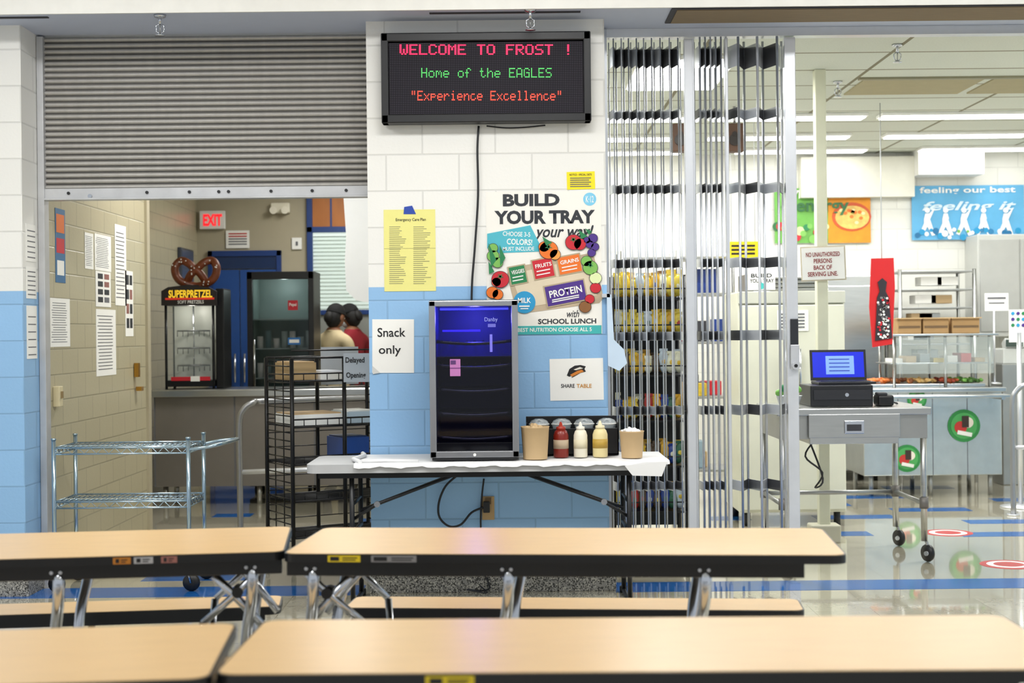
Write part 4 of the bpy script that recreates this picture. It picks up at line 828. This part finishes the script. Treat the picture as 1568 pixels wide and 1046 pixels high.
a.text('feeling our best',1408,286,1555,298,d7-.01,white,.02); a.text('feeling it',1412,308,1556,326,d7-.01,mat('#D8ECF6'),.02,.3)
for i,px in enumerate((1420,1448,1476,1506,1540)):
    s_=(-1)**i; a.disc(px,322,4,d7-.012,white,.003); a.ppoly([(px-3,327),(px+3,327),(px+s_*12 if s_>0 else px+5,318 if s_>0 else 335),(px+4,336),(px+8,348),(px+12,360),(px+7,361),(px,347),(px-7,360),(px-12,358),(px-5,342),(px-5,335)],d7-.012,white,.003)
for px in range(1405,1560,7): a.disc(px,random.uniform(350,364),random.uniform(2,5),d7-.013-px*1e-6,random.choice([white,mat('#2F7FB0'),lgr,mat('#1F6FA0'),cyan]),.003)
a.finish()
b=A('wall_shelf_cabinet')
b.bb(W(1497,400,14).x,W(1620,400,14).x,14.0,14.399,1.35,2.35,mat('#C8C9C4',.4),.01); b.bb(W(1500,400,14).x,W(1560,400,14).x,13.985,14.0,1.4,2.3,mat('#B5B6B2',.4),.005); b.bb(W(1562,400,14).x,W(1618,400,14).x,13.985,14.0,1.4,2.3,mat('#B5B6B2',.4),.005); b.finish()
b=A('stainless_refrigerator'); xa=W(1168,500,13.6).x; b.bb(xa,xa+1.15,13.6,14.35,.1,1.95,steel,.01); 
for i in range(2): b.bb(xa+.02+i*.57,xa+.55+i*.57,13.57,13.6,.14,1.85,steel,.006); b.cyl((xa+.51+i*.12,13.54,.9),(xa+.51+i*.12,13.54,1.4),.012,chrome)
for x in (xa+.08,xa+1.07):
    for y in (13.7,14.25): b.cyl((x,y,0),(x,y,.1),.03,black)
b.finish()
# ---------- ceiling lights
em=mat('#FFFFFF',.5,emit=9,var=0)
def fix(nm,x0,x1,y0,y1,z=3.199):
    a=A(nm); a.bb(x0-.02,x1+.02,y0-.02,y1+.02,z-.025,z,white,.003); a.bb(x0,x1,y0,y1,z-.035,z-.024,em); a.finish()
for y,xs in ((11.7,(.3,1.65,3.05,4.4)),(12.9,(.2,1.8,3.4,5.0)),(13.9,(.4,2.2,4.0))):
    for x in xs: fix('fluorescent_light',x,x+1.25,y,y+.17)
fix('ceiling_light_panel',.85,1.45,9.2,10.3); fix('ceiling_light_panel',3.9,4.5,9.2,10.4); fix('ceiling_light_panel',-2.0,-1.4,9.6,10.8); fix('ceiling_light_panel',-1.9,-1.3,13.0,14.2)
a=A('ceiling_vent'); a.bb(2.5,3.35,10.1,10.75,3.19,3.2,mat('#A89E7C',.7)); a.bb(3.42,4.5,10.1,10.75,3.19,3.2,mat('#A89E7C',.7)); a.bb(2.45,4.55,10.05,10.1,3.185,3.2,mat('#8F8A70')); a.finish()
def area(nm,loc,sx,sy,e,c=(1,1,1),rot=(0,0,0)):
    L=bpy.data.lights.new(nm,'AREA'); L.shape='RECTANGLE'; L.size=sx; L.size_y=sy; L.energy=e; L.color=c
    o=bpy.data.objects.new(nm,L); o.location=loc; o.rotation_euler=rot; bpy.context.scene.collection.objects.link(o)
def pt(nm,loc,e,c,r=.03):
    L=bpy.data.lights.new(nm,'POINT'); L.energy=e; L.color=c; L.shadow_soft_size=r; o=bpy.data.objects.new(nm,L); o.location=loc; bpy.context.scene.collection.objects.link(o)
for i,(x,y) in enumerate(((-2.6,5.6),(0,5.6),(2.6,5.6),(-2,2.2),(2,2.2))):
    fix('cafeteria_light_panel',x-.6,x+.6,y-.3,y+.3,3.749); area('cafeteria_lamp',(x,y,3.70),1.2,.6,44 if y>3 else 32,(1,1,1))
area('kitchen_lamp',(1.15,9.75,3.15),.6,1.1,50,(1,1,.97)); area('kitchen_lamp',(4.2,9.8,3.15),.6,1.1,56,(1,1,.97)); area('kitchen_lamp',(2.6,12.4,3.14),3.5,.3,92,(1,1,.98)); 
area('servery_lamp',(-1.7,10.2,3.15),.6,1.1,28,(1,.98,.92)); area('servery_lamp',(-1.6,13.6,3.15),.6,1.1,22,(1,.98,.92))
pt('cooler_led',(cool_x,7.64,cool_z),7.5,(.10,.09,1)); pt('pretzel_case_fill',pret,2.0,(1,.95,.85)); pt('refrigerator_fill',frl,2.2,(.85,1,.97))  # pretzel case and refrigerator point lights are fills added to brighten the interiors
# world
wd=bpy.data.worlds.new('world'); bpy.context.scene.world=wd; wd.use_nodes=True; bg=wd.node_tree.nodes['Background']; bg.inputs[0].default_value=(.88,.94,1,1); bg.inputs[1].default_value=.72
sc=bpy.context.scene; sc.view_settings.view_transform='Standard'; sc.view_settings.exposure=0.0
cd=bpy.data.cameras.new('camera'); cam=bpy.data.objects.new('camera',cd); sc.collection.objects.link(cam); sc.camera=cam
cam.location=(0,0,H); cam.rotation_euler=(math.pi/2,TH,0); cd.sensor_width=36; cd.lens=36*F/1568; cd.shift_y=-13/1568
cd.dof.use_dof=True; cd.dof.focus_distance=7.9; cd.dof.aperture_fstop=2.8
